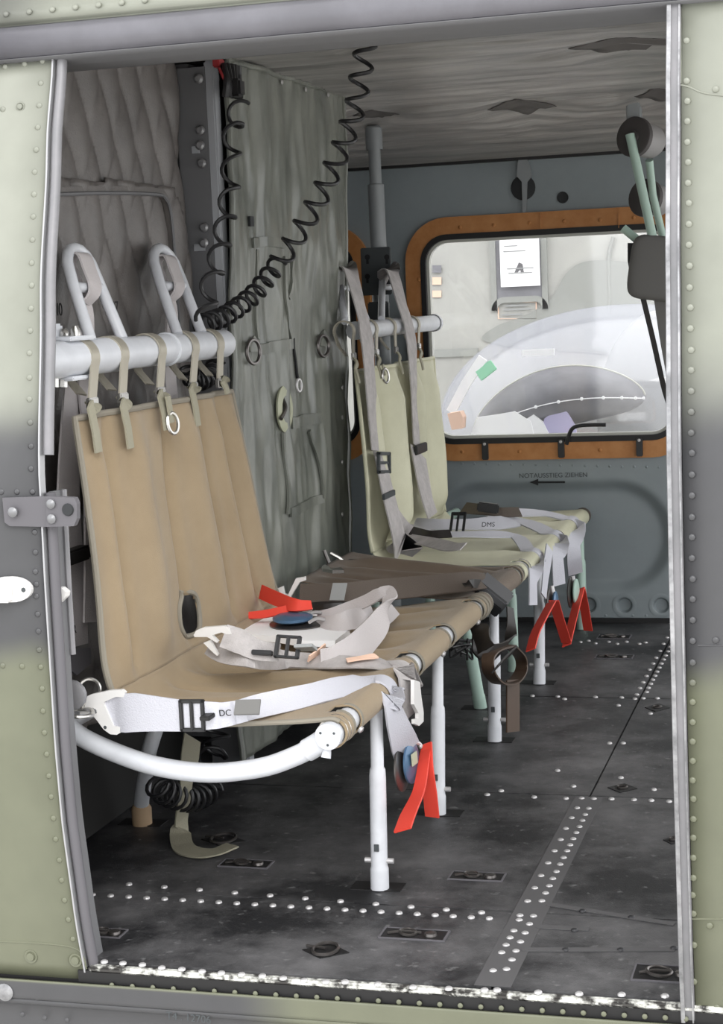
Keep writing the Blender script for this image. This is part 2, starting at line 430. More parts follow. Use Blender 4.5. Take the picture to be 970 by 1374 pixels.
# recessed tie-down fittings of the floor
def tiedown(u, v, wx, wy, kind):
    c = Z(u, v, 0.0); c.z = 0
    b = MB()
    if kind == 'rect':
        b.box((c.x, c.y, 0.0006), (wx, wy, 0.0016))
    else:
        b.prism([c + V((wx / 2 * math.cos(k * PI / 2), wy / 2 * math.sin(k * PI / 2), 0)) for k in range(4)], (0, 0, 0.0014))
    p = b.build('tie_down_pan', 'black_rubber', floor, smooth=False)
    b = MB()
    if kind == 'rect':
        b.ring((c.x - wx * 0.1, c.y, 0.004), (0.1, 0, 1), wy * 0.30, 0.0022, 18, 6)
        b.tube([(c.x - wx * 0.42, c.y - wy * 0.1, 0.003), (c.x - wx * 0.2, c.y, 0.005), (c.x + wx * 0.1, c.y + wy * 0.1, 0.003)], 0.002, 6)
        b.lathe([(0.009, 0), (0.008, 0.004), (0, 0.006)], (c.x + wx * 0.26, c.y, 0.001), (0, 0, 1), 10)
        f = MB(); o = [V((c.x + a * wx / 2, c.y + d * wy / 2, 0.0002)) for a, d in ((-1, -1), (1, -1), (1, 1), (-1, 1))]
        f.frame([c + (q - c) * 1.06 for q in o], o, (0, 0, 0.0024)); f.build('rim', 'seal_grey', p, smooth=False)
    elif kind == 'ring':
        b.ring((c.x, c.y, 0.004), (0, 0, 1), wx * 0.34, 0.0024, 20, 6, (0.75, 1.0)); b.tube([(c.x - wx * .45, c.y + wy * .2, .003), (c.x, c.y, .005)], 0.002, 6)
    else:
        b.ring((c.x, c.y, 0.003), (0, 0, 1), wx * 0.16, 0.002, 14, 6)
    b.build('tie_down_ring', 'steel_dark', p)
for a in ((640, 1177, .076, .034, 'rect'), (556, 1255, .085, .036, 'rect'), (437, 1277, .064, .05, 'ring'), (893, 1308, .075, .05, 'rect'), (142, 1253, .05, .03, 'rect'), (330, 1160, .075, .034, 'rect'), (300, 1128, .075, .05, 'ring'),
          (835, 1058, .05, .055, 'diamond'), (882, 950, .05, .07, 'diamond'), (824, 855, .075, .05, 'rect'), (824, 882, .082, .04, 'rect'), (903, 1128, .03, .04, 'diamond')):
    tiedown(*a)
for u, v in ((507, 1190), (590, 1091), (663, 993), (722, 916), (645, 950), (192, 1104)):   # leg sockets
    c = Z(u, v, 0.0)
    MB().box((c.x, c.y, 0.0006), (0.075, 0.036, 0.0016)).build('leg_socket', 'black_rubber', floor, smooth=False)

# sill
s_ = MB(); s_.box((-0.06, -0.001, -0.0055), (1.80, 0.013, 0.008), bev=0.0025); sill = s_.build('trim_1', 'alu_worn'); struct(sill, 'worn bright metal edge along the door sill', 'trim')
MB().box((0.15, 0.002, -0.0165), (2.25, 0.014, 0.017)).build('rubber_face', 'black_rubber', sill, smooth=False)
# lower skin
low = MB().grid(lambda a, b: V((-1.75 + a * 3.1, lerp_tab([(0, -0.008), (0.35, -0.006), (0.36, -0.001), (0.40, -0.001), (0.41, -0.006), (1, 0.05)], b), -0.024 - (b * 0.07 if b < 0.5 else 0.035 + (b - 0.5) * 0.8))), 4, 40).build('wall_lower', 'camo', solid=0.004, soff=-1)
struct(low, 'camouflaged outer skin below the door sill', 'wall')
scatter('rivet', rivet_mesh('skin_rivet', 'camo', 0.0034, 0.0014, (0, -1, 0)), [Y(150 + i * 27.5, 1322 + i * 1.62, -0.008) for i in range(29)] + [Y(u, v, -0.008) for u, v in ((50, 1340), (70, 1338), (30, 1361), (60, 1366), (90, 1369))], low)
MB().lathe([(0.012, 0), (0.012, 0.004), (0.007, 0.006), (0, 0.006)], Y(8, 1330, -0.008), (0, -1, 0), 16).build('screw', 'alu', low)
text('stencil_text', 'T4 . 12706', 0.014, Y(253, 1366, -0.0085), 'ink_faint', low, rot=(PI / 2, 0.03, 0))

# left door panel
def xl(z): return -0.975 + 0.010 * max(0.0, (0.2 - z) / 0.2)
Z0, Z1 = -0.022, 1.158
def zb(b): return Z0 + (Z1 - Z0) * b
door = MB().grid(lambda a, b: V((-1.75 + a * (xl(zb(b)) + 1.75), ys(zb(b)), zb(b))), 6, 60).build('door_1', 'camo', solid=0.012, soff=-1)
struct(door, 'camouflage painted door panel left of the opening', 'door')
MB().ribbon([V((xl(zb(k / 50)) - 0.001, ys(zb(k / 50)) + 0.004, zb(k / 50))) for k in range(51)], V((1, 0, 0)), 0.0022, 0.014).build('bright_edge', 'edge_alu', door)
MB().tube([V((xl(zb(k / 50)) + 0.008, ys(zb(k / 50)) + 0.006, zb(k / 50))) for k in range(29, 51)], 0.0068, 10).build('edge_strip', 'strip_grey', door)
MB().tube([V((xl(zb(k / 50)) + 0.008, ys(zb(k / 50)) + 0.008, zb(k / 50))) for k in range(0, 28)], 0.0068, 10).build('edge_seal', 'seal_grey', door)
MB().ribbon([V((xl(zb(k / 50)) + 0.003, ys(zb(k / 50)) + 0.030, zb(k / 50))) for k in range(0, 28)], V((0, 1, 0)), 0.03, 0.004).build('door_jamb', 'housing', door)
MB().tube([V((xl(zb(k / 50)) + 0.008, ys(zb(k / 50)) + 0.046, zb(k / 50))) for k in range(18, 28)], 0.004, 8).build('jamb_rod', 'strip_grey', door)
LRV = [(57, 82), (55, 112), (53, 142), (51, 171), (49, 201), (47, 231), (46, 261), (45, 291), (44, 322), (43, 353), (43, 383), (42, 414), (41, 444), (40, 474), (40, 507), (40, 536), (41, 567), (42, 599), (42, 629), (44, 660), (23, 660), (2, 660), (47, 714), (48, 741), (48, 767), (49, 784), (49, 800), (51, 824), (52, 847), (53, 872), (55, 895), (30, 894), (4, 893), (57, 924), (58, 954), (60, 983), (63, 1012), (66, 1041), (69, 1069), (72, 1098), (75, 1126), (80, 1154), (83, 1181), (87, 1208), (92, 1234), (98, 1260), (7, 90), (33, 86), (4, 147)]
srv = rivet_mesh('skin_rivet', 'camo_rivet', 0.0040, 0.0018, (0, -1, 0))
scatter('rivet', srv, [SKIN(u, v) for u, v in LRV], door)
for u, v, r in ((28, 143, .006), (42, 1283, .0095), (102, 1288, .0095)):
    MB().lathe([(r, 0), (r * .95, .002), (r * .8, .0022), (r * .6, .0012), (r * .55, .004), (0, .0045)], SKIN(u, v), (0, -1, 0), 16).build('fastener', 'camo', door)
MB().tube(sm([SKIN(0, 1263), SKIN(60, 1266), SKIN(100, 1272), SKIN(112, 1284), SKIN(116, 1300)], 5), 0.0012, 6).build('panel_seam', 'camo', door)
# hinge bracket on the door
def on_y(L, y): return [Y(u, v, y) for u, v in L]
hb = MB().prism(on_y([(-40, 666), (62, 666), (62, 707), (11, 707), (5, 700), (3, 690)][:], -0.026)[1:] if False else on_y([(3, 668), (62, 666), (62, 707), (13, 706), (6, 701)], -0.026), (0, 0.004, 0)).build('hinge_bracket', 'seal_grey', door, smooth=False)
MB().prism(on_y([(62, 666), (100, 668), (103, 676), (103, 696), (99, 706), (62, 707)], -0.030), (0, 0.010, 0)).build('hinge_tongue', 'seal_grey', hb, smooth=False)
MB().lathe([(0.008, 0), (0.007, 0.002), (0, 0.0022)], Y(91, 684, -0.0305), (0, -1, 0), 14).build('hinge_hole', 'hole_dark', hb)
bb = MB()
for u, v, r in ((18, 687, .0065), (69, 676, .006), (70, 696, .006)): bb.lathe([(r, 0), (r, .003), (r * .5, .0055), (0, .006)], Y(u, v, -0.030), (0, -1, 0), 12)
bb.build('bolt', 'bolt_grey', hb)
# white handle and latch
h = MB(); c = Y(18, 790, -0.024)
h.prism([c + V((0.028 * math.cos(a) * (1.0 if math.cos(a) > 0 else 1.6), 0, 0.016 * math.sin(a))) for a in [2 * PI * k / 24 for k in range(24)]], (0, -0.008, 0))
hd = h.build('door_handle', 'white_plastic', door, smooth=False)
MB().box(c + V((-0.022, -0.014, -0.004)), (0.05, 0.014, 0.022), bev=0.003).build('lever', 'white_plastic', hd)
MB().lathe([(0.003, 0), (0.003, 0.001), (0, 0.001)], c + V((0.018, -0.008, 0)), (0, -1, 0), 10).build('screw', 'ink_faint', hd)
MB().prism(on_y([(67, 788), (82, 789), (89, 795), (88, 801), (78, 811), (74, 816), (71, 806), (67, 804)], 0.0), (0, 0.012, 0)).build('door_latch', 'white_plastic', door, smooth=False)
MB().box(Y(72, 780, 0.0), (0.003, 0.006, 0.05)).build('latch_pin', 'white_plastic', door, smooth=False)

# right door pillar
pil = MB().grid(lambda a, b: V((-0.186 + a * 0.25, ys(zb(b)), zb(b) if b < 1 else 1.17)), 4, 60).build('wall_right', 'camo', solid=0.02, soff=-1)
struct(pil, 'camouflage painted door pillar right of the opening', 'wall')
MB().ribbon([V((-0.195, ys(zb(k / 50)) + 0.006, zb(k / 50))) for k in range(51)], V((1, 0, 0)), 0.0165, 0.02).build('edge_strip', 'strip_grey', pil)
MB().ribbon([V((-0.2000, ys(zb(k / 50)) - 0.006, zb(k / 50))) for k in range(51)], V((1, 0, 0)), 0.0045, 0.004).build('edge_bead', 'alu', pil)
MB().ribbon([V((-0.1885, ys(zb(k / 50)) - 0.005, zb(k / 50))) for k in range(51)], V((1, 0, 0)), 0.0018, 0.004).build('edge_line', 'alu', pil)
PRV = [(921, 2), (921, 55), (921, 109), (960, 120), (922, 136), (922, 163), (922, 191), (923, 218), (923, 246), (924, 273), (924, 301), (924, 329), (925, 357), (925, 386), (926, 413), (926, 441), (927, 470), (927, 497), (927, 525), (927, 553), (927, 581), (928, 608), (928, 637), (928, 665), (928, 694), (928, 721), (928, 749), (929, 777), (929, 804), (929, 832), (929, 860), (960, 859), (929, 889), (929, 916), (929, 942), (929, 969), (929, 995), (929, 1021), (929, 1047), (930, 1072), (930, 1099), (930, 1124), (930, 1151), (930, 1178), (929, 1201), (930, 1226), (952, 1242), (931, 1268), (931, 1317), (938, 1352), (962, 1352)]
scatter('rivet', rivet_mesh('pillar_rivet', 'camo_rivet', 0.0043, 0.0020, (0, -1, 0)), [SKIN(u, v) for u, v in PRV], pil)
for L in ([(913, 114), (925, 117), (945, 125), (985, 130)], [(917, 1233), (985, 1233)], [(936, 866), (985, 866)], [(913, 0), (913, 112)]):
    MB().tube(sm([SKIN(u, v) for u, v in L], 5), 0.0011, 6).build('panel_seam', 'camo', pil)

# header above the opening
HP = [(0.20, 1.166), (0.16, 1.157), (0.105, 1.158), (0.086, 1.164), (0.080, 1.176), (0.080, 1.192), (0.088, 1.200), (0.094, 1.203), (0.094, 1.206), (0.088, 1.208), (0.094, 1.222), (0.11, 1.25), (0.17, 1.33), (0.30, 1.43), (0.5, 1.47)]
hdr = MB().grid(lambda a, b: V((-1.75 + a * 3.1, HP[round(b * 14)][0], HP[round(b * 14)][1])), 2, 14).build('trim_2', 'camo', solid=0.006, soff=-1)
struct(hdr, 'pale painted header gutter above the door opening', 'trim')
hl = MB().grid(lambda a, b: V((-1.75 + a * 3.1, HP[2 + round(b * 5)][0] - 0.0012, HP[2 + round(b * 5)][1] - 0.0006)), 2, 5).build('gutter_lip', 'lip_grey', hdr, solid=0.001)
MB().grid(lambda a, b: V((-1.7 + a * 2.6, 0.085 + b * .12, 1.1625 - .0075 * min(1, b * 4) + .009 * max(0, b - .6) - .0015)), 2, 8).build('inner_lip', 'housing', hdr, solid=0.001)
scatter('rivet', rivet_mesh('header_rivet', 'camo', 0.0042, 0.0022, (0, -0.9, 0.4)), [Y(8 + i * 31, 19 - i * 3.1, 0.091) for i in range(7)], hdr)
# outer roof closes the cabin
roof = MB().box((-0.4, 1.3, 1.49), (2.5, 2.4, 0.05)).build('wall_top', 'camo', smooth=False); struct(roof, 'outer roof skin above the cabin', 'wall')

# ceiling: quilted silver grey cloth with cross wrinkles
tufts = [(700, 143, .16), (505, 155, .11), (885, 128, .12), (835, 78, .20), (540, 35, .12), (440, 65, .13)]
tc_ = [(Z(u, v, 1.262).xy, s2) for u, v, s2 in tufts]
def ceil_fn(a, b):
    x = XAFT + a * (XFWD - XAFT); y = 0.105 + b * (YFAR - 0.105)
    n = noise.noise(V((x * 4, y * 38, 0.3))) * 0.0065 + noise.noise(V((x * 1.5, y * 16, 4.0))) * 0.004 + noise.noise(V((x * 8, y * 70, 9))) * 0.0035
    z = zc(y) + n * sstep(0.1, 0.3, y) * sstep(2.4, 2.25, y)
    for c, s2 in tc_:
        d = (abs(x - c.x) + abs(y - c.y) * .75) / s2
        if d < 1: z += 0.022 * (1 - d)
    return V((x, y, z))
ceil = MB().grid(ceil_fn, 150, 240).build('ceiling', 'ceiling_cloth', solid=0.006, soff=1); struct(ceil, 'silver grey wrinkled quilted ceiling cloth', 'ceiling')
for c, s2 in tc_:
    MB().grid(lambda a, b: (lambda x, y: V((x, y, ceil_fn((x - XAFT) / (XFWD - XAFT), (y - 0.105) / (YFAR - 0.105)).z - 0.0015)))(c.x + (a + b - 1) * s2 * 0.5, c.y + (a - b) * s2 * 0.5), 8, 8).build('tuft_patch', 'tuft_dark', ceil, solid=0.001)

# far wall (inner face of the far door), pressed oval and lightening dimples
OX0, OX1, OZ = -0.93, -0.585, 0.218
def far_fn(a, b):
    x = XAFT + a * 1.62; z = -0.005 + b * 1.30
    cx = min(max(x, OX0), OX1); d = math.hypot(x - cx, z - OZ)
    y = 0.024 * sstep(0.150, 0.112, d)
    return V((x, YFAR + y, z))
W1 = (-1.100, -0.375, 0.420, 1.040, 0.110); W2 = (-1.9, -1.196, 0.422, 1.036, 0.105)
def far_keep(a, b):
    x = XAFT + a * 1.62; z = -0.005 + b * 1.30
    for hx in (-0.657, -0.566, -0.474):
        if math.hypot(x - hx, z - 0.043) < 0.020: return False
    for x0, x1, z0, z1, r in (W1, W2):
        if x0 + .022 < x < x1 - .022 and z0 + .022 < z < z1 - .022:
            dx = max(x0 + r - x, x - x1 + r, 0); dz = max(z0 + r - z, z - z1 + r, 0)
            if math.hypot(dx, dz) < r - 0.022: return False
    return True
far = MB().grid(far_fn, 240, 190, far_keep).build('wall_far', 'wall_grey', solid=0.03, soff=-1)
struct(far, 'grey painted far door wall with pressed oval panel', 'wall')
wrv = rivet_mesh('wall_rivet', 'wall_grey', 0.0035, 0.0015, (0, -1, 0))
scatter('rivet', wrv, [Y(620 + i * 16.5, 622 + i * 0.3, 2.4) for i in range(17)] + [Y(795 + i * 18, 826, 2.4) for i in range(6)], far)
for hx in (-0.657, -0.566, -0.474):
    MB().lathe([(.031, 0), (.0225, .0012), (.020, 0), (.0175, -.010), (.015, -.013), (0, -.013)], (hx, 2.399, 0.043), (0, -1, 0), 24).build('dimple', 'wall_grey', far)
text('stencil_text', 'NOTAUSSTIEG ZIEHEN', 0.0165, Y(742, 638, 2.3994), 'ink_faint', far, sx_=1.04)
MB().prism(on_y([(711, 647), (722, 642.5), (722, 645.8), (758, 645.6), (758, 648.2), (722, 648.4), (722, 651.5)], 2.3985), (0, 0.001, 0)).build('stencil_arrow', 'ink', far, smooth=False)
MB().lathe([(0.0145, 0.0), (0.0145, 0.002), (0.0125, 0.002), (0.0115, 0.0005), (0, 0.0005)], Y(755, 265, 2.3985), (0, -1, 0), 18).build('wall_hole', 'hole_dark', far)
MB().box((-0.84, 2.392, 1.178), (1.6, 0.014, 0.016)).build('ceiling_strip', 'black_rubber', far, smooth=False)
MB().box((-0.84, 2.394, 0.004), (1.6, 0.010, 0.014)).build('floor_seal', 'black_rubber', far, smooth=False)

# windows
def make_window(name, wn, label):
    x0, x1, z0, z1, r = wn
    fr = MB().frame(rrect(x0, x1, z0, z1, r, 2.385), rrect(x0 + .042, x1 - .042, z0 + .045, z1 - .045, r - .042, 2.385), (0, 0.02, 0)).build(name, 'orange_frame', smooth=False)
    struct(fr, label, 'window')
    MB().frame(rrect(x0 + .040, x1 - .040, z0 + .043, z1 - .043, r - .040, 2.382), rrect(x0 + .053, x1 - .053, z0 + .057, z1 - .057, r - .053, 2.382), (0, 0.03, 0)).build('black_seal', 'black_rubber', fr, smooth=False)
    MB().frame(rrect(x0 + .052, x1 - .052, z0 + .056, z1 - .056, r - .052, 2.395), rrect(x0 + .060, x1 - .060, z0 + .064, z1 - .064, r - .060, 2.395), (0, 0.02, 0)).build('pane_edge', 'canopy_white', fr, smooth=False)
    bm_ = MB(); bm_.prism(rrect(x0 + .044, x1 - .044, z0 + .051, z1 - .051, r - .044, 2.404), (0, 0.004, 0)); bm_.build('pane', 'plexiglass', fr, smooth=False)
    return fr
w1 = make_window('window_1', W1, 'large cabin window with orange-brown frame and black seal')
w2 = make_window('window_2', W2, 'sliver of second cabin window with orange frame behind the padding')
scatter('frame_bolt', rivet_mesh('frame_bolt', 'orange_frame', 0.005, 0.003, (0, -1, 0)), [Y(u, v, 2.385) for u, v in ((575, 329), (562, 375), (562, 435), (569, 480), (620, 606), (697, 606), (805, 604), (617, 305), (662, 302), (710, 299), (757, 297), (805, 295), (850, 292))], w1)
for u in (725, 830): MB().box(Y(u, 296, 2.384), (0.003, 0.004, 0.036)).build('frame_joint', 'orange_frame', w1, smooth=False)
for u, v in ((651, 605), (753, 602), (858, 600)):
    p = Y(u, v, 2.380); cl = MB().box(p, (0.016, 0.012, 0.046), bev=0.002).build('window_clip', 'black_plastic', w1)
    MB().lathe([(0.004, 0), (0.004, .002), (0, .003)], p + V((0, -0.006, 0.018)), (0, -1, 0), 8).build('clip_screw', 'rivet_steel', cl)
MB().tube(sm([Y(760, 596, 2.37), Y(763, 585, 2.365), Y(768, 575, 2.36), Y(778, 571, 2.36), Y(795, 570, 2.36), Y(813, 570, 2.36)], 4), 0.0052, 10).build('pull_handle', 'black_plastic', w1)
# far wall T-handle over the window
lv = MB().lathe([(0.031, 0), (0.031, 0.003), (0.028, 0.004), (0, 0.003)], Y(702, 252, 2.398), (0, -1, 0), 24).build('lever_boss', 'hole_dark', far)
q = on_y([(700, 208), (706, 211), (711, 222), (713, 236), (707, 244), (706, 283), (703, 287), (701, 283), (700, 244), (693, 236), (694, 222), (696, 212)], 2.386)
MB().prism(q, (0, 0.008, 0)).build('lever', 'pole_grey', lv, smooth=False)

# aft structure: bulkhead behind the quilting, transmission housing, far recess
aft = MB().box((-1.665, 1.2, 0.62), (0.03, 2.4, 1.26)).build('wall_aft', 'housing', smooth=False); struct(aft, 'dark grey bulkhead at the left end of the cabin', 'wall')
hs_ = MB().box((-1.375, 1.30, 0.66), (0.53, 0.74, 1.20)).build('wall_housing', 'housing', smooth=False); struct(hs_, 'grey transmission housing behind the padded sheet', 'wall')
ns_ = MB().box((-1.4, 0.475, 0.115), (0.44, 0.86, 0.215)).build('wall_box', 'dusty_black', smooth=False); struct(ns_, 'dark step below the quilted lining', 'wall')
post = MB().box((-1.066, 0.925, 0.63), (0.018, 0.030, 1.26), bev=0.003).build('trim_3', 'post_grey', smooth=False); struct(post, 'grey upright post between quilting and padded sheet', 'trim')
fl = MB().box((-1.10, 0.912, 0.63), (0.055, 0.006, 1.24)).build('post_flange', 'housing', post, smooth=False)
for u, v in ((267, 106), (269, 175), (269, 195), (271, 219), (274, 305), (274, 326)):
    MB().lathe([(.0085, 0), (.0085, .004), (.005, .007), (0, .007)], Y(u, v, 0.902), (0, -1, 0), 10).build('bolt', 'alu', post)
MB().box(Y(263, 201, 0.908), (0.014, 0.004, 0.012)).build('bracket', 'post_grey', post, smooth=False)
MB().box(Y(268, 332, 0.908), (0.02, 0.004, 0.012)).build('bracket', 'post_grey', post, smooth=False)

# ================================================================== PADDING
# diamond quilted lining
QX = -1.13
def quilt_h(y, z):
    a = y / 0.088 + z / 0.185; b_ = y / 0.088 - z / 0.185
    fa = abs(math.sin(PI * a)); fb = abs(math.sin(PI * b_))
    return 0.015 * min(fa, 1) ** 0.4 * (0.45 + 0.55 * fb ** 0.4) + 0.004 * noise.noise(V((y * 6, z * 6, 1)))
ql = thing('quilted_lining', 'dark grey diamond quilted padding covering the wall behind the tan seat', 'padding', (QX, 0.5, 0.22))
MB().grid(lambda a, b: V((QX + quilt_h(0.02 + a * 0.87, 0.22 + b * 1.04), 0.02 + a * 0.87, 0.22 + b * 1.04)), 150, 150).build('quilt_sheet', 'quilt', ql, solid=0.01, soff=-1)
pth = sm([X(60, 258, QX + .02), X(140, 256, QX + .02), X(205, 258, QX + .02), X(219, 264, QX + .02), X(226, 285, QX + .02), X(231, 340, QX + .02), X(236, 420, QX + .02), X(240, 480, QX + .02)], 8)
def patch_in(y, z):
    return z < 1.028 + 0.02 * y and y < 0.885 - max(0, (z - 0.96)) * 0.6
MB().grid(lambda a, b: V((QX + 0.010 + quilt_h(0.02 + a * 0.87 + .03, 0.22 + b * 0.83 + .05), 0.02 + a * 0.87, 0.22 + b * 0.83)), 120, 110, lambda a, b: patch_in(0.02 + a * .87, 0.22 + b * .83)).build('quilt_patch', 'quilt', ql, solid=0.004, soff=-1)
hem = MB().ribbon(pth, V((0, 0.5, 0.5)), 0.014, 0.008).build('hem', 'quilt', ql)
MB().tube([p + V((0.006, -0.004, -0.004)) for p in pth], 0.003, 6).build('hem_piping', 'housing', ql)
RY = Matrix(((0, 0, 1), (1, 0, 0), (0, 1, 0)))    # text facing +X, reading along +Y
text('stencil_text', 'I0', 0.026, X(80, 416, QX + .030), 'ink', ql, rot=RY)
text('stencil_text', '107', 0.026, X(152, 413, QX + .030), 'ink', ql, rot=RY)

# grey green padded sheet on the transmission bulkhead
PX_ = -1.055
def sheet_quad(a, b):      # a along depth, b upward
    y = (0.845 + 0.10 * b) * (1 - a) + (1.545 + 0.155 * b) * a
    return y, 0.03 + b * (1.236 + 0.014 * a)
def sheet_x(y, z):
    n = noise.noise(V((y * 16, z * 3.2, 2))) * 0.006 + noise.noise(V((y * 34, z * 9, 5))) * 0.004 + noise.noise(V((y * 8, z * 2, 7))) * 0.006
    return PX_ + n * 1.7 + 0.006
def sheet_fn(a, b):
    y, z = sheet_quad(a, b); return V((sheet_x(y, z), y, z))
sh = thing('padded_sheet', 'grey green vinyl sheet with rings and round eyelet hanging in the middle', 'padding', (PX_, 1.25, 0.03))
MB().grid(sheet_fn, 90, 130).build('sheet', 'vinyl', sh, solid=0.006, soff=-1)
MB().tube([sheet_fn(0, k / 40) for k in range(41)] + [sheet_fn(k / 30, 1) for k in range(1, 31)] + [sheet_fn(1, 1 - k / 40) for k in range(1, 41)], 0.0055, 8).build('edge_piping', 'vinyl', sh)
def SHP(u, v, off=0.004):
    p = X(u, v, PX_)
    for _ in range(2): p = X(u, v, sheet_x(p.y, p.z) + off)
    return p
def seam(name, L, wdt, th=0.005, m='vinyl', off=0.003):
    pts = sm([SHP(u, v, off) for u, v in L], 6)
    pts = [V((sheet_x(p.y, p.z) + off, p.y, p.z)) for p in pts]
    wd = [V((1, 0, 0)).cross((pts[min(i + 1, len(pts) - 1)] - pts[max(i - 1, 0)]).normalized()) for i in range(len(pts))]
    return MB().ribbon(pts, wd, wdt, th).build(name, m, sh)
seam('pocket_flap', [(341, 326), (360, 324), (382, 327)], 0.018)
seam('pocket_flap', [(348, 470), (370, 464), (392, 461)], 0.020)
seam('pocket_flap', [(392, 568), (410, 563), (430, 561)], 0.022)
seam('pocket_flap', [(385, 688), (407, 680), (430, 669)], 0.018)
seam('seam', [(344, 335), (344, 400), (346, 455)], 0.012)
seam('seam', [(383, 345), (384, 400), (392, 455)], 0.014)
seam('seam', [(385, 580), (385, 630), (384, 690)], 0.012)
seam('seam', [(414, 578), (424, 620), (430, 668)], 0.010)
seam('seam', [(393, 345), (388, 400)], 0.010)
seam('zip_tape', [(393, 455), (396, 478), (399, 508)], 0.008, 0.003, 'ink')
MB().ring(SHP(401, 517, .012), (1, -.3, 0), 0.010, 0.0028, 16, 6, (1.2, 0.8)).build('zip_pull', 'rivet_steel', sh)
for u, v in ((340, 472), (434, 464)):
    lp = MB().prism([SHP(u, v - 22, .004), SHP(u + 7, v - 12, .004), SHP(u + 6, v, .008), SHP(u - 5, v, .008), SHP(u - 7, v - 12, .004)], (0.002, 0, 0)).build('loop_tab', 'vinyl', sh, smooth=False)
    MB().ring(SHP(u, v, .012), (1, -.25, 0), 0.0215, 0.0035, 22, 6).build('ring', 'steel_dark', lp)
MB().lathe([(0.044, 0), (0.045, .004), (0.036, .008), (0.026, .007), (0.024, .002)], SHP(380, 549, 0.002), (1, 0, 0), 28).build('eyelet', 'vinyl_trim', sh)
MB().lathe([(0.025, 0.001), (0.024, .003), (0, .003)], SHP(380, 549, 0.002), (1, 0, 0), 24).build('eyelet_hole', 'hole_dark', sh)
MB().tube(sm([SHP(379, 535, .006), SHP(383, 548, .012), SHP(377, 562, .008)], 4), .004, 6).build('latch', 'steel_dark', sh)
for u, v in ((378, 110), (410, 120), (440, 127), (310, 545), (312, 570), (459, 520), (459, 560), (459, 620), (459, 690)):
    MB().lathe([(.005, 0), (.004, .002), (0, .003)], SHP(u, v, .004), (1, 0, 0), 10).build('snap', 'rivet_steel', sh)
MB().box(SHP(337, 297, .004), (.004, .02, .018)).build('tear', 'hole_dark', sh)
# red tagged connector bundle at its top corner
cb = thing('connector_bundle', 'black cable connectors with a red tag at the top corner of the sheet', 'cables', X(305, 100, -1.035))
MB().box(X(293, 85, -1.04), (.012, .03, .016), bev=.002).build('red_tag', 'red_dull', cb)
b = MB()
for k in range(5): b.tube(sm([X(300 + k * 5, 88, -1.03), X(304 + k * 4, 108, -1.015 - .004 * k), X(302 + k * 5, 130, -1.02)], 5), .006, 8)
b.build('plug', 'black_plastic', cb)
b = MB(); b.box(X(318, 118, -1.01), (.02, .03, .03), bev=.004).build('socket', 'black_rubber', cb)
MB().tube(sm([X(294, 92, -1.03), X(300, 105, -1.02), X(303, 112, -1.02)], 4), .0025, 6).build('red_wire', 'red_dull', cb)

# coiled cables
def coil(path, R, turns, r=0.0031, n=14):
    path = sm(path, 8); L = [0]
    for a, b_ in zip(path, path[1:]): L.append(L[-1] + (b_ - a).length)
    out = []; N = int(turns * n); j = 0; fr = None
    for i in range(N + 1):
        s_ = L[-1] * i / N
        while j < len(L) - 2 and L[j + 1] < s_: j += 1
        t = (s_ - L[j]) / max(1e-9, L[j + 1] - L[j]); p = path[j].lerp(path[j + 1], t); tn = (path[j + 1] - path[j]).normalized()
        if fr is None: fr = V((1, 0, 0))
        fr = (fr - tn * fr.dot(tn)).normalized(); bb_ = tn.cross(fr); a = 2 * PI * turns * i / N
        RR = R(i / N) if callable(R) else R
        out.append(p + (fr * math.cos(a) + bb_ * math.sin(a)) * RR)
    return MB().tube(out, r, 7)
c1 = coil([X(322, 140, -1.0), X(312, 180, -.995), X(308, 260, -.99), X(296, 330, -.985), X(282, 385, -.985), X(275, 430, -.985)], 0.0155, 7.5, .0034).build('coiled_cable', 'black_plastic')
tag(c1, 'black coiled cable hanging straight down beside the grey post', 'cable', 'black coiled cables')
p0 = Y(491, 60, .895)
c2 = coil([p0, Y(484, 100, .90), Y(472, 160, .91), Y(440, 240, .93), Y(408, 300, .94), Y(374, 352, .95)], 0.0175, 10.5, .0036).build('coiled_cable', 'black_plastic')
tag(c2, 'black coiled cable slanting from the ceiling across the padded sheet', 'cable', 'black coiled cables')
MB().tube([p0, p0 + V((0, 0, .03))], .008, 8).build('cable_clip', 'black_rubber', c2)
c3 = coil([Y(374, 352, .95), Y(345, 390, .90), Y(325, 408, .86), Y(300, 425, .80), Y(275, 434, .74), Y(264, 437, .72)], 0.0155, 11, .0034).build('tight_coil', 'black_plastic', c2)
c4 = coil([X(292, 470, -1.06), X(285, 500, -1.06), X(262, 512, -1.06), X(250, 490, -1.06)], 0.015, 8).build('coiled_cable', 'black_plastic')
tag(c4, 'black coiled cable bunched behind the rail at the top of the tan backrest', 'cable', 'black coiled cables')
c5 = coil([V((-1.05, .74, .33)), X(290, 985, -1.03), X(283, 1020, -1.03), X(276, 1055, -1.03)], lambda t: 0.022, 10).build('coiled_cable', 'black_plastic')
tag(c5, 'black coiled cable hanging in the shade below the tan seat', 'cable', 'black coiled cables')
b = coil([X(283, 1060, -1.03), X(255, 1072, -1.03), X(222, 1062, -1.03), X(210, 1050, -1.03)], 0.02, 9).build('lower_coil', 'black_plastic', c5)

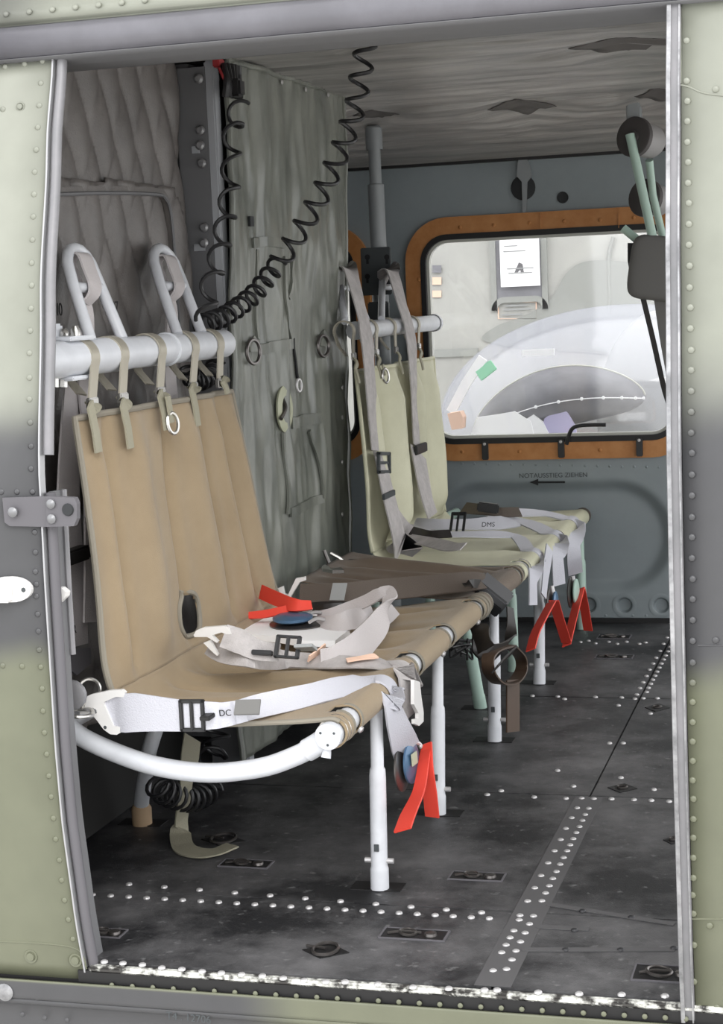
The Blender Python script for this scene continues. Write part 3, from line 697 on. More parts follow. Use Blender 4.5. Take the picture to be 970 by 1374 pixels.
# ================================================================== SEATS
XF, ZF, RF = -0.66, 0.278, 0.0165
XT, ZT, RT = -1.02, 0.776, 0.0235
RFAB = 0.0195
def prof(top, xtop, xr, zr, sag, wrap=200, n=64):
    """cross-section of a slung seat: (list of (x, z), index of seat start, index of wrap start)"""
    pts = []
    if top: pts += [V((xtop, 0, top)), V((xtop + (xr - xtop) * .30, 0, zr + (top - zr) * .66)), V((xtop + (xr - xtop) * .72, 0, zr + (top - zr) * .30)), V((xr, 0, zr + .02))]
    k0 = len(pts)
    pts += [V((xr + .022, 0, zr - .028)), V((xr + .07, 0, zr - .036 - sag))] if top else [V((xr, 0, zr)), V((xr + .08, 0, zr - .012))]
    pts += [V((xr + .16, 0, (.296 if top else .308) - sag)), V((XF - .06, 0, .295 - sag * .3)), V((XF - .012, 0, ZF + RFAB - .0015))]
    return pts, k0
def slung(seat_name, y0, y1, top, xtop, xr, zr, sag, m, parent, folds, gaps, seatfolds, ntop=(0, 0), slot=None, y1r=None):
    y1r = y1r or y1
    pts, k0 = prof(top, xtop, xr, zr, sag)
    cr_ = sm(pts, 10)
    arc = [V((XF + RFAB * math.cos(math.radians(90 - a)), 0, ZF + RFAB * math.sin(math.radians(90 - a)))) for a in range(0, 215, 12)]
    split = max(0, (k0 - 1) * 10 + 5) if top else 0
    full = cr_ + arc; nw = len(cr_)
    obs = {}
    def mk(lo, hi, name, ny, gapcut):
        seg_ = full[lo:hi + 1]; n = len(seg_) - 1
        def fn(a, b):
            i = min(n, int(round(a * n))); p = seg_[i]; g = lo + i
            ht = 1 - g / max(1, split) if (top and g < split) else 0.0
            if top and g <= split:
                ya = y0 + (ntop[0] - y0) * ht; yb = y1r + (ntop[1] - y1r) * ht
            else: ya, yb = y0, y1r + (y1 - y1r) * sstep(split, nw - 8, g)
            y = ya + (yb - ya) * b
            q = V((p.x, y, p.z))
            if g >= nw: return q
            if top and g <= split:
                d = 0
                for (fa, fb, wd_, am) in folds:
                    c_ = fb + (fa - fb) * ht
                    d += 1.45 * am * math.exp(-((b - c_) / wd_) ** 2)
                d *= min(1, (1 - ht) * 4 + .35) * (0.15 + 0.85 * sstep(0.0, 0.22, ht))
                d += 0.006 * noise.noise(V((y * 9, p.z * 5, 3)))
                q.x += d
            else:
                f = sstep(0, 12, g - split) * sstep(0, 14, nw - g)
                d = 0
                for (fa, fb, wd_, am) in seatfolds:
                    t = (g - split) / max(1, nw - split); c_ = fa + (fb - fa) * t
                    d += 1.35 * am * math.exp(-((b - c_) / wd_) ** 2)
                q.z += d * f * 1.25 + f * 0.007 * noise.noise(V((p.x * 5, y * 16, 3)))
                e = min(b, 1 - b); q.z -= sag * 0.5 * f * (1 - math.exp(-(e / 0.18) ** 2))
            return q
        def keep(a, b):
            g = lo + a * n
            if gapcut and g > nw - 1.6:
                y = y0 + (y1 - y0) * b
                for ga, gb in gaps:
                    if ga < y < gb: return False
            if slot and top and g < split:
                p = seg_[min(n, int(a * n))]; ya = y0 + (ntop[0] - y0) * (1 - g / split); yb = y1r + (ntop[1] - y1r) * (1 - g / split)
                y = ya + (yb - ya) * b
                if abs((y - slot[0]) / slot[2]) ** 2.5 + abs((p.z - slot[1]) / slot[3]) ** 2.5 < 1: return False
            return True
        mb = MB().grid(fn, n, ny, keep)
        return mb, fn
    out = {}
    if top:
        mb, fn = mk(0, split, 'backrest', 110, False); out['backrest'] = mb.build('backrest', m, parent, solid=.0022, soff=0); out['bfn'] = fn
    mb, fn = mk(split, len(full) - 1, 'seat', 110, True); out['seat'] = mb.build('seat', m, parent, solid=.0022, soff=0); out['sfn'] = fn
    out['n'] = (split, nw, len(full))
    return out

def hem_ring(y, m, parent, wd_=0.006, r=RFAB + .0012, name='cuff_hem'):
    pts = [V((XF + r * math.cos(math.radians(a)), y, ZF + r * math.sin(math.radians(a)))) for a in range(-125, 106, 15)]
    return MB().ribbon(pts, V((0, 1, 0)), wd_, .0022).build(name, m, parent)
def leg(y, yt, parent, xt=XF, m='tube_white', x=XF, screws=True, foot='tube_white'):
    t = V((xt, yt, ZF - .012)); b_ = V((x, y, 0.0))
    L = lambda s: b_.lerp(t, s)
    path = [L(.0), L(.10), L(.11), L(.125), L(.60), L(.645), L(.66), L(1)]
    rs = [.0135, .0135, .0135, .0122, .0122, .0115, .0096, .0092]
    lg = MB().tube(path, rs, 14).build('leg', m, parent)
    if screws:
        p = L(.155); MB().tube([p + V((-.021, 0, 0)), p + V((.021, 0, 0))], .004, 8).build('locking_pin', 'rivet_steel', lg)
        MB().box(p + V((0.0, -.0122, .022)), (.007, .002, .010)).build('pin_hole', 'ink_faint', lg)
    return lg

# ---- near seat, tan
gaps1 = [(.178, .212), (.53, .565), (.755, .79), (1.005, 1.03)]
seat1 = thing('troop_seat', 'tan fabric troop seat with tall folded backrest and white tubular legs, nearest the door', 'seat', (XF, .335, 0))
sl = X(264, 824, -.962)
R1 = slung('tan', .136, 1.05, .697, -1.0, -.972, .335, .008, 'tan', seat1,
           [(.07, .10, .03, .008), (.16, .12, .022, -.010), (.30, .26, .06, .012), (.50, .42, .022, -.012), (.62, .60, .06, .014), (.72, .70, .018, -.012), (.80, .80, .03, .010), (.88, .88, .02, -.010), (.95, .96, .03, .010)],
           gaps1, [(.06, .2, .03, .006), (.22, .30, .02, -.007), (.30, .37, .022, .006), (.38, .44, .018, -.007), (.45, .50, .02, .006), (.55, .58, .02, -.006), (.62, .66, .03, .006), (.75, .72, .02, -.007), (.82, .85, .03, .006), (.93, .9, .02, -.006)],
           ntop=(.145, .762), slot=(sl.y, sl.z, .040, .032), y1r=.86)
bfn = R1['bfn']
# bindings: grey edge tape on the backrest, slot binding
def edge_tape(fn, L, name, m, parent, wd_=.011, r=.0045):
    return MB().tube([fn(a, b_) for a, b_ in L], r, 8).build(name, m, parent)
K = 40
edge_tape(bfn, [(1 - k / K, 0.0) for k in range(K + 1)] + [(0, k / K) for k in range(1, K + 1)] + [(k / K, 1.0) for k in range(1, K + 1)], 'edge_binding', 'binding', R1['backrest'], r=.0048)
ov = []
for k in range(28):
    a = 2 * PI * k / 28; q = V((0, .041 * math.copysign(abs(math.cos(a)) ** .8, math.cos(a)), .033 * math.copysign(abs(math.sin(a)) ** .8, math.sin(a))))
    ov.append(V((-.956, sl.y, sl.z)) + q)
def back_x(y, z):    # plane of the backrest near the slot
    pts = [bfn(i / 60, max(0, min(1, (y - .14) / .70))) for i in range(61)]
    return min(pts, key=lambda p: abs(p.z - z)).x
for p in ov: p.x = back_x(p.y, p.z) + .002
MB().tube(ov, .0042, 8, closed=True).build('slot_binding', 'binding', R1['backrest'])
edge_tape(R1['sfn'], [(k / 60, 0.0) for k in range(0, 48)], 'edge_binding', 'binding', R1['seat'], r=.0035)
# tubes
ft = MB().tube([(XF, .118, ZF), (XF, 1.085, ZF)], RF, 20).build('front_tube', 'tube_white', seat1)
cap = MB().lathe([(.0176, .012), (.0180, .002), (.0172, -.001), (0, -.002)], (XF, .118, ZF), (0, 1, 0), 24).build('end_cap', 'tube_white', ft)
for a in (30, 150, 270):
    MB().lathe([(.0018, 0), (.0016, .0006), (0, .0006)], (XF + .0105 * math.cos(math.radians(a)), .1162, ZF + .0105 * math.sin(math.radians(a))), (0, -1, 0), 8).build('cap_dot', 'ink_faint', cap)
MB().tube([(XF - .004, .13, ZF - .015), (XF - .006, .125, ZF - .030)], [.005, .007], 10).build('knob', 'tube_white', ft)
b = MB()
for y in (.143, .158): b.ring((XF, y, ZF), (0, 1, 0), RF + .002, .0026, 24, 6)
b.build('clamp_band', 'steel', ft)
for ga, gb in gaps1:
    for y in (ga - .002, gb + .002): hem_ring(y, 'binding', R1['seat'])
for y in (.212, .50, .71, .985):
    MB().lathe([(.005, 0), (.005, .004), (0, .006)], (XF + .016, y, ZF - .012), (.8, 0, -.6), 10).build('stud', 'rivet_steel', ft)
# curved side rail
rail = sm([Y(86, 962, .136), Y(104, 985, .136), Y(150, 1008, .136), Y(210, 1028, .136), Y(280, 1037, .136), Y(350, 1030, .136), Y(395, 1015, .136), Y(424, 1000, .136), Y(438, 990, .136)], 6)
MB().tube(rail, .0132, 16).build('side_rail', 'tube_white', seat1)
n_ = len(rail); MB().tube(rail[n_ - 10:n_ - 3], .0152, 16).build('rail_sleeve', 'tube_white', seat1)
# rear cross tube low behind the seat
MB().tube([(-1.035, .08, .285), (-1.035, 1.0, .285)], .013, 12).build('rear_tube', 'tube_white', seat1)
for v in (.16, .60, .92): hem_ring
for y, yt in ((.335, .357), (.702, .745)): leg(y, yt, seat1)
p = [Z(191, 1106, 0.0), Z(191, 1106, 0.0) + V((0, 0, .03)), X(192, 1060, -1.118), X(197, 1030, -1.10), X(205, 990, -1.07), V((-1.035, .56, .285))]
rl = MB().tube(sm(p, 6), .0125, 14).build('leg', 'tube_white', seat1)
MB().lathe([(.0165, 0), (.0165, .028), (.013, .034)], Z(191, 1106, 0.0), (0, 0, 1), 16).build('rubber_foot', 'tan_rubber', rl)
# back tube with guides
bt = MB().tube([(XT, .03, ZT), (XT, .36, ZT), (XT, .361, ZT), (XT, .785, ZT)], [RT + .0015, RT + .0015, RT, RT], 22).build('back_tube', 'tube_white', seat1)
MB().ring((XT, .53, ZT), (0, 1, 0), RT + .001, .002, 22, 6).build('tube_collar', 'tube_white', bt)
MB().box((XT - .028, .17, ZT + .005), (.008, .10, .085), bev=.003).build('bracket', 'tube_white', bt)
MB().box((XT - .004, .19, ZT + .027), (.046, .08, .006), bev=.002).build('bracket_flange', 'tube_white', bt)
MB().box((XT - .004, .19, ZT - .026), (.046, .08, .006), bev=.002).build('bracket_flange', 'tube_white', bt)
b = MB(); b.lathe([(.010, 0), (.010, .004), (.006, .007), (0, .007)], X(85, 450, XT - .022), (1, 0, 0), 12); b.lathe([(.007, 0), (.007, .012), (.004, .018), (0, .018)], X(102, 455, XT - .0), (0, 0, 1), 10)
b.build('bracket_bolt', 'steel', bt); b = MB()
for u in (72, 84): b.tube([X(u, 508, XT - .0), X(u, 520, XT)], .007, 8)
b.build('bracket_bolt', 'steel', bt)
def guide(u0, v0, u1, v1, ut0, ut1, vt, vc, parent, xg=XT, back=-.045, r=.0085, m='tube_white'):
    a, c = X(u0, v0, xg + .002), X(u1, v1, xg + .002)
    a.z = ZT + RT - .003; c.z = ZT + RT - .003
    T0, T1 = X(ut0, vt, xg + back), X(ut1, vt, xg + back)
    mid = (T0 + T1) / 2; hw = (T1 - T0).length / 2; pts = [a]
    lo = T0 + (a - T0) * .14
    pts += [lo]
    dirv = (T0 - a).normalized()
    for k in range(1, 8):
        ang = PI - PI * k / 8; pts.append(T0.lerp(T1, (1 + math.cos(ang)) / 2) + dirv * hw * 1.0 * math.sin(ang))
    pts += [T1 + (c - T1) * .14, c]
    g_ = MB().tube(pts, r, 12).build('strap_guide', m, parent)
    f = vc
    MB().tube([T0.lerp(a, f), T1.lerp(c, f)], r * .9, 10).build('crossbar', m, g_)
    return T0, T1, a, c
G1 = guide(122, 455, 164, 451, 93, 127, 366, .22, bt)
G2 = guide(238, 441, 270, 438, 210, 240, 366, .22, bt)
# hanging straps of the backrest: clip loop round the tube, then webbing to the fabric
def hanger(y, ye, ze, parent, fr=None, ringed=False, lean=0.0, lend=.058, m='web_olive', w_=.020, r0=RT, xt=XT, zt=ZT, xe=None):
    r = r0 + .0022
    arc_ = [V((xt + r * math.cos(math.radians(a)), y, zt + r * math.sin(math.radians(a)))) for a in range(200, -31, -15)]
    tail = V((xt + .021, y + lean * .3, zt - .062 * r0 / .0235))
    back_ = [V((xt - r * .6, y, zt - .030)), V((xt + .004, y + lean * .15, zt - .05))]
    hs = MB().ribbon(list(reversed(back_)) + arc_[1:] + [tail], V((0, 1, 0)), w_ * 1.25, .0025).build('hanger_strap', 'steel_clip', parent)
    MB().box(tail + V((.001, 0, 0)), (.007, w_ * 1.45, .016), bev=.0015).build('clip', 'steel', hs)
    e = V((xe if xe is not None else -.988, ye, ze))
    mid = tail.lerp(e, .55) + V((.004, .002, 0))
    MB().ribbon(sm([tail, mid, e], 6) + [e + V((.004, .002, -lend * .5)), e + V((.006, .003, -lend))], V((0, 1, 0)), w_, .003).build('webbing', m, hs)
    if ringed:
        MB().ring(e + V((.013, .010, -lend * .82)), (1, -.35, .1), .0155, .0028, 20, 6, (1, .75)).build('ring', 'steel', hs)
        MB().ribbon([e + V((.008, .008, .0)), e + V((.012, .010, -lend * .8))], V((0, 1, 0)), w_ * .8, .003).build('ring_tab', m, hs)
mat('steel_clip', (172, 166, 152), 0.45, 0.4)
for u, ub, vb, rg, ln in ((126, 118, 548, False, .06), (166, 162, 545, False, .06), (217, 212, 532, True, .05), (262, 254, 522, False, .058), (296, 296, 512, False, .02)):
    y = X(u, 470, XT + RT).y; e = X(ub, vb, -.992)
    hanger(y, e.y, e.z, seat1, ringed=rg, lend=ln, lean=e.y - y)
# low rear corner fitting with rings
cf = MB().box((-1.035, .10, .315), (.05, .07, .035), bev=.004).build('corner_bracket', 'alu', seat1)
MB().lathe([(.020, 0), (.019, .006), (.014, .008), (0, .008)], Y(98, 932, .07), (0, -1, 0), 18).build('boss', 'strip_grey', cf)
MB().tube(sm([Y(92, 918, .075), Y(104, 920, .072), Y(113, 935, .075), Y(110, 950, .08)], 5), .003, 8).build('wire_ring', 'steel', cf)
MB().ring(Y(120, 925, .12), (.5, -1, .2), .014, .0024, 18, 6).build('wire_ring', 'steel', cf)
MB().tube(sm([Y(86, 957, .07), Y(105, 962, .07), Y(122, 960, .085), Y(124, 955, .10), Y(118, 952, .11), Y(88, 952, .11)], 5), .003, 8).build('wire_ring', 'steel', cf)

# ---- middle seat, brown, no backrest
seat2 = thing('troop_seat', 'dark brown fabric troop seat without backrest in the middle of the row', 'seat', (XF, 1.18, 0))
R2 = slung('brown', 1.062, 1.425, None, None, -1.0, .326, .004, 'brown', seat2, [], [(1.105, 1.13), (1.385, 1.41)],
           [(.15, .1, .06, .008), (.28, .3, .05, -.010), (.45, .5, .05, .008), (.62, .6, .04, -.008), (.75, .8, .05, .008), (.9, .92, .04, -.006)])
MB().tube([(XF, 1.08, ZF), (XF, 1.44, ZF)], RF, 18).build('front_tube', 'tube_white', seat2)
for y in (1.103, 1.132, 1.383, 1.412): hem_ring(y, 'binding', R2['seat'])
b = MB()
for y in (1.055, 1.075): b.ring((XF, y, ZF), (0, 1, 0), RFAB + .001, .004, 22, 6)
b.build('gathered_hem', 'binding', R2['seat'])
MB().tube([(-1.0, 1.16, .310), (-1.0, 1.45, .310)], .013, 12).build('rear_tube', 'tube_green', seat2)
leg(1.177, 1.215, seat2)
leg(1.442, 1.30, seat2, xt=-.745, x=-.742, m='tube_green', screws=False)

# ---- far seat, cream
seat3 = thing('troop_seat', 'pale cream fabric troop seat with backrest, by the far window', 'seat', (XF, 1.67, 0))
gaps3 = [(1.47, 1.50), (1.90, 1.94), (2.13, 2.17)]
R3 = slung('cream', 1.44, 2.335, .692, -1.0, -.965, .332, .004, 'cream', seat3,
           [(.10, .12, .04, .018), (.24, .22, .03, -.022), (.36, .34, .06, .024), (.52, .48, .03, -.022), (.64, .62, .05, .022), (.78, .76, .03, -.022), (.9, .9, .05, .018)],
           gaps3, [(.1, .2, .05, .008), (.25, .25, .04, -.008), (.4, .4, .05, .008), (.55, .6, .04, -.008), (.7, .7, .05, .008), (.85, .85, .04, -.008)], ntop=(1.53, 2.24), y1r=2.12)
edge_tape(R3['bfn'], [(1 - k / K, 0.0) for k in range(K + 1)] + [(0, k / K) for k in range(1, K + 1)] + [(k / K, 1.0) for k in range(1, K + 1)], 'edge_binding', 'cream', R3['backrest'], r=.0045)
ft3 = MB().tube([(XF, 1.445, ZF), (XF, 2.36, ZF)], RF, 18).build('front_tube', 'tube_white', seat3)
MB().lathe([(.021, -.01), (.021, .012), (0, .014)], (XF, 2.35, ZF), (0, 1, 0), 16).build('end_cap', 'brown_strap', ft3)
for ga, gb in gaps3:
    for y in (ga - .002, gb + .002): hem_ring(y, 'steel', R3['seat'])
for y, yt in ((1.671, 1.72), (2.30, 2.31)): leg(y, yt, seat3, m='tube_green' if y > 2 else 'tube_white')
for y in (1.60, 2.10): leg(y, y, seat3, xt=-1.0, x=-1.0, m='tube_green', screws=False)
leg(1.80, 1.80, seat3, xt=-.74, x=-.74, m='tube_green', screws=False)
MB().tube([(-.985, 1.46, .29), (-.985, 2.36, .29)], .012, 12).build('rear_tube', 'tube_green', seat3)
bt3 = MB().tube([(XT, 1.60, ZT), (XT, 2.345, ZT)], .0195, 20).build('back_tube', 'tube_white', seat3)
MB().lathe([(.022, -.016), (.022, .004), (.016, .007), (0, .007)], (XT, 2.345, ZT), (0, 1, 0), 16).build('end_cap', 'tube_white', bt3)
G3 = guide(463, 437, 492, 436, 455, 468, 372, .25, bt3, r=.008)
G4 = guide(512, 436, 545, 436, 513, 527, 372, .25, bt3, r=.008)
for u, ub, rg in ((474, 472, False), (505, 503, True), (530, 532, False), (562, 560, False)):
    y = X(u, 440, XT + .02).y; e = X(ub, 490, -.995)
    hanger(y, e.y, .70, seat3, ringed=rg, lend=.03, r0=.0195, w_=.014, lean=e.y - y)

# pole between ceiling and floor by the far window
pole = thing('stanchion', 'grey upright pole with dark slotted plate beside the window', 'pole', (-1.085, 2.07, 0))
MB().tube([(-1.085, 2.07, .0), (-1.085, 2.07, 1.11), (-1.085, 2.07, 1.112), (-1.085, 2.07, zc(2.07) + .0)], [.0195, .0195, .0145, .0145], 16).build('pole', 'pole_grey', pole)
MB().lathe([(.02, 0), (.02, .05), (.0145, .055)], (-1.085, 2.07, zc(2.07) - .055), (0, 0, 1), 16).build('socket', 'pole_grey', pole)
pl = MB().box(Y(505, 364, 2.045), (.073, .008, .112), bev=.002).build('slotted_plate', 'plate_dark', pole)
for u, v in ((493, 345), (519, 345), (493, 371), (519, 371)):
    b = MB(); b.lathe([(.0065, 0), (.0065, .001), (0, .001)], Y(u, v, 2.0412), (0, -1, 0), 12); b.box(Y(u, v + 5, 2.041), (.006, .0012, .014)); b.build('keyhole', 'ink', pl, smooth=False)
for z_ in (.80, .62):
    MB().box(V((-1.085, 2.05, z_)), (.05, .02, .07), bev=.003).build('clamp', 'plate_dark', pole)

# ================================================================== BELTS, STRAPS AND LOOSE GEAR
def seat_z(y): return .297
from mathutils.bvhtree import BVHTree
BV = []
for o in (R1['seat'], R2['seat'], R3['seat']):
    BV.append(BVHTree.FromPolygons([v.co.copy() for v in o.data.vertices], [tuple(p.vertices) for p in o.data.polygons]))
def drape(p, off=.005):
    """lift a point of a belt onto the seat cloth below it"""
    best = None
    for bv in BV:
        h = bv.ray_cast(V((p.x, p.y, .5)), V((0, 0, -1)))
        if h[0] is not None and (best is None or h[0].z > best): best = h[0].z
    if best is not None and p.x < XF + .003 and abs(p.z - best) < .06 and p.z < best + off: return V((p.x, p.y, best + off))
    return p
def webbing(name, pts, wds, wid, m, parent, t=.0024, n=5):
    P_ = [drape(p) for p in sm(pts, n)]
    if isinstance(wds, list):
        Wd = []
        for i in range(len(P_)):
            f = i / (len(P_) - 1) * (len(wds) - 1); k = min(len(wds) - 2, int(f)); Wd.append(V(wds[k]).lerp(V(wds[k + 1]), f - k))
    else: Wd = V(wds)
    Wi = wid
    if isinstance(wid, list):
        Wi = []
        for i in range(len(P_)):
            f = i / (len(P_) - 1) * (len(wid) - 1); k = min(len(wid) - 2, int(f)); Wi.append(wid[k] + (wid[k + 1] - wid[k]) * (f - k))
    return MB().ribbon(P_, Wd, Wi, t).build(name, m, parent)
def axes(l, w_):
    l = V(l).normalized(); w_ = V(w_); w_ = (w_ - l * w_.dot(l)).normalized(); return Matrix((l, w_, l.cross(w_))).transposed()
def over_tube(name, seat_pts, y, hang_pts, wds, wid, m, parent, t=.003, dy=0.0, R=None):
    """webbing lying on the seat, bent round the front tube at depth y, then hanging"""
    R = R or RFAB + .0025
    arc = [V((XF + R * math.sin(math.radians(a)), y + dy * (a + 20) / 120, ZF + R * math.cos(math.radians(a)))) for a in range(-20, 101, 15)]
    A = [drape(p) for p in sm(list(seat_pts) + [arc[0]], 5)[:-1]]; B = sm([arc[-1]] + list(hang_pts), 5)[1:]
    P_ = A + arc + B; n = len(P_); Wd = []; Wi = []
    ez = lambda q_: q_ * q_ * (3 - 2 * q_)
    def pick(L, f): k = min(len(L) - 2, int(f)); return L[k] + (L[k + 1] - L[k]) * (f - k)
    # wds and wid: three values for the seat end, the tube and the hanging end
    for i in range(n):
        if i < len(A): f = i / max(1, len(A))
        elif i < len(A) + len(arc): f = 1.0
        else: f = 1 + ez((i - len(A) - len(arc) + 1) / len(B))
        Wd.append(pick([V(q_) for q_ in wds], f)); Wi.append(pick(wid, f))
    return MB().ribbon(P_, Wd, Wi, t).build(name, m, parent)
def adjuster(c, l, w_, L, Wd, parent, m='black_plastic', name='adjuster_buckle', t=.006, slot='web_white'):
    R = axes(l, w_); b = MB()
    for s_ in (-1, 1):
        b.box(V(c) + R @ V((s_ * L * .42, 0, 0)), (L * .16, Wd, t), R, .0012)
        b.box(V(c) + R @ V((0, s_ * Wd * .44, 0)), (L, Wd * .12, t), R, .0012)
    b.box(V(c) + R @ V((0, 0, t * .3)), (L * .14, Wd * .9, t * .8), R, .0012)
    return b.build(name, m, parent)
def disc(c, ax, r, t, m, parent, name):
    return MB().lathe([(0, 0), (r * .86, 0), (r, t * .25), (r, t * .6), (r * .8, t * .85), (r * .5, t), (0, t)], c, ax, 24).build(name, m, parent)

# -- near lap belt: hook on the corner ring, webbing along the near seat edge and over the front tube
YH = .112
zb3 = lambda L: [(70 + x / 8.083, 900 + y / 8.083) for x, y in L]
belt1 = thing('lap_belt', 'white lap belt with big white hook along the near edge of the tan seat', 'belt', Y(250, 958, YH), 'lap belts on the troop seats')
hk = MB().prism([Y(u, v, YH) for u, v in zb3([(300, 470), (296, 400), (305, 350), (345, 295), (420, 258), (620, 215), (755, 208), (792, 238), (772, 288), (690, 284), (560, 340), (566, 372), (665, 600), (772, 615), (762, 660), (700, 695), (630, 690), (555, 635), (490, 545), (436, 482), (484, 462), (480, 425), (440, 402), (400, 422), (384, 470)])], (0, .007, 0)).build('hook', 'white_plastic', belt1, smooth=False)
MB().lathe([(.0025, 0), (.002, .001), (0, .001)], Y(141, 976, YH), (0, -1, 0), 8).build('hook_pin', 'ink_faint', hk)
webbing('webbing', [Y(142, 957, YH + .005), Y(154, 957, YH + .005), Y(166, 957, YH + .001), Y(182, 956, YH), Y(215, 958, YH), Y(245, 960, YH - .002), Y(285, 960, YH - .002), Y(300, 959, .118), Y(330, 953, .125)], V((0, .05, 1)), [.030, .048, .052, .052, .046, .042, .036, .033, .029], 'web_white', belt1, .003)
adjuster(Y(258, 960, YH - .004), (1, 0, .02), (0, .05, 1), .036, .043, belt1)
MB().box(Y(281, 960, YH - .005), (.014, .006, .038), axes((1, 0, .05), (0, 0, 1)), .001).build('buckle_keeper', 'black_rubber', belt1)
text('print', 'DC', .012, Y(302, 957, .113), 'ink', belt1, rot=(PI / 2, -.06, 0))
over_tube('seat_webbing', [Y(312, 957, .118), Z(345, 948, .306), Z(400, 936, .306), Z(445, 925, .306)], .365, [X(524, 945, -.632), X(537, 985, -.630), X(546, 1008, -.632)], [V((0, .35, .9)), V((-.05, 1, .0)), V((.55, .8, .2))], [.029, .040, .046], 'web_white', belt1, dy=.012)
MB().box(Z(332, 949, .318), (.034, .022, .003), axes((1, .1, .02), (-.1, .6, .7)), .0005).build('label_patch', 'pad', belt1)
# round buckles and red pull hanging at the end
qb = thing('round_buckle', 'round steel and blue quick release buckle with long red pull strap, hanging nearest', 'buckle', X(548, 1030, -.632), 'round buckles with red pulls')
disc(X(537, 1031, -.640), (1, -.06, .05), .034, .006, 'steel_dark', qb, 'steel_plate')
bl = disc(X(549, 1023, -.630), (1, -.10, .05), .031, .008, 'blue_enamel', qb, 'release_knob')
MB().box(X(556, 1018, -.620), (.002, .018, .022), axes((1, -.1, .05), (0, 0, 1)), .0005).build('sticker', 'vinyl_trim', bl)
MB().tube(sm([X(553, 995, -.632), X(562, 998, -.626), X(566, 1003, -.622), X(572, 1000, -.618)], 4), .0035, 8).build('pull_wire', 'rivet_steel', qb)
fw = V((1, -.25, .3))
webbing('red_pull', [X(573, 998, -.616), X(569, 1020, -.612), X(562, 1060, -.610), X(548, 1092, -.610), X(540, 1114, -.610)], fw, [.016, .018, .020, .026, .027], 'red', qb, .003)
webbing('red_pull', [X(573, 998, -.614), X(574, 1030, -.606), X(577, 1065, -.604), X(580, 1096, -.604)], fw, [.016, .018, .022, .022], 'red', qb, .003)

# -- second lap belt: hook in the backrest slot, webbing across the seat to the front tube
zb4 = lambda L: [(250 + x / 5.706, 740 + y / 5.706) for x, y in L]
belt2 = thing('lap_belt', 'pale grey lap belt with black buckle crossing the middle of the tan seat', 'belt', Z(380, 872, .31), 'lap belts on the troop seats')
def PS(u, v, z=.312): return Z(u, v, z)
yk = .33
h2 = MB().prism([Y(u, v, yk) for u, v in zb4([(55, 640), (75, 605), (130, 582), (290, 570), (325, 590), (345, 635), (300, 632), (270, 620), (195, 642), (240, 690), (235, 700), (160, 655), (62, 655)])], (0, .008, 0)).build('hook', 'white_plastic', belt2, smooth=False)
MB().prism([Y(u, v, yk + .004) for u, v in zb4([(130, 700), (180, 680), (245, 790), (235, 800), (205, 775)])], (0, .006, 0)).build('hook_gate', 'white_plastic', h2, smooth=False)
webbing('webbing', [Y(300, 853, yk), Y(320, 860, yk + .002), Y(345, 872, yk + .01), Y(375, 876, yk + .012)], V((0, .35, 1)), [.034, .036, .030, .026], 'web_grey', belt2, .003)
over_tube('lower_webbing', [Y(280, 868, yk + .03), Y(300, 878, yk + .02), Y(340, 884, yk + .01), Z(380, 885, .306), Z(440, 888, .306), Z(490, 889, .306)], .468, [X(543, 905, -.632), X(548, 935, -.630), X(553, 958, -.630)], [V((0, .5, 1)), V((0, 1, .0)), V((.5, .85, .2))], [.024, .040, .034], 'web_grey', belt2, dy=.01)
adjuster(Y(386, 868, yk + .008), (1, 0, -.05), (0, .5, 1), .038, .034, belt2)
MB().box(Y(352, 876, yk + .006), (.030, .007, .012), axes((1, 0, -.03), (0, .4, 1)), .001).build('buckle_tongue', 'black_plastic', belt2)
MB().box(Y(410, 869, yk + .006), (.028, .005, .024), axes((1, 0, .05), (0, .5, 1)), .0005).build('label_patch', 'tag_grey', belt2)
webbing('tan_tab', [Z(465, 886, .312), Z(490, 882, .314), Z(505, 880, .313)], V((-.1, 1, .2)), .012, 'salmon', belt2)
MB().prism([X(u, v, -.622) for u, v in ((551, 912), (559, 915), (561, 935), (564, 955), (564, 968), (558, 974), (552, 971), (552, 965), (557, 964), (557, 957), (551, 945))], (.005, 0, 0)).build('end_hook', 'white_plastic', belt2, smooth=False)
MB().box(X(552, 905, -.628), (.003, .022, .020), axes((1, -.1, 0), (0, 1, 0)), .0005).build('label_patch', 'tag_grey', belt2)

# -- third belt heaped on the seat: round buckle, red pull, folded grey webbing on a white pad
belt3 = thing('lap_belt', 'heaped lilac-grey lap belt with twisted loops beside the round buckle on tan seat', 'belt', Z(470, 850, .31), 'lap belts on the troop seats')
pad_ = MB().prism([Z(u, v, .306) for u, v in ((296, 848), (318, 833), (338, 822), (372, 818), (420, 822), (462, 836), (470, 852), (450, 868), (405, 868), (370, 862), (325, 858))], (0, 0, .010)).build('folded_pad', 'paper', None, smooth=False)
tag(pad_, 'folded white cloth pad lying under the round buckle on tan seat', 'pad')
qb2 = thing('round_buckle', 'round steel and blue quick release buckle lying on white pad with red pull', 'buckle', Z(395, 832, .32), 'round buckles with red pulls')
disc(Z(400, 838, .317), (.0, -.06, 1), .047, .006, 'steel_dark', qb2, 'steel_plate')
disc(Z(393, 833, .325), (.0, -.04, 1), .033, .012, 'blue_enamel', qb2, 'release_knob')
up1 = V((-.25, .55, .75))
webbing('red_pull', [Z(418, 812, .347), Z(395, 812, .349), Z(370, 803, .352), Z(350, 794, .356)], up1, [.016, .022, .024, .024], 'red', qb2, .003)
webbing('red_pull', [Z(400, 815, .343), Z(375, 820, .338), Z(355, 824, .333), Z(332, 826, .330)], up1, [.016, .014, .014, .012], 'red', qb2, .003)
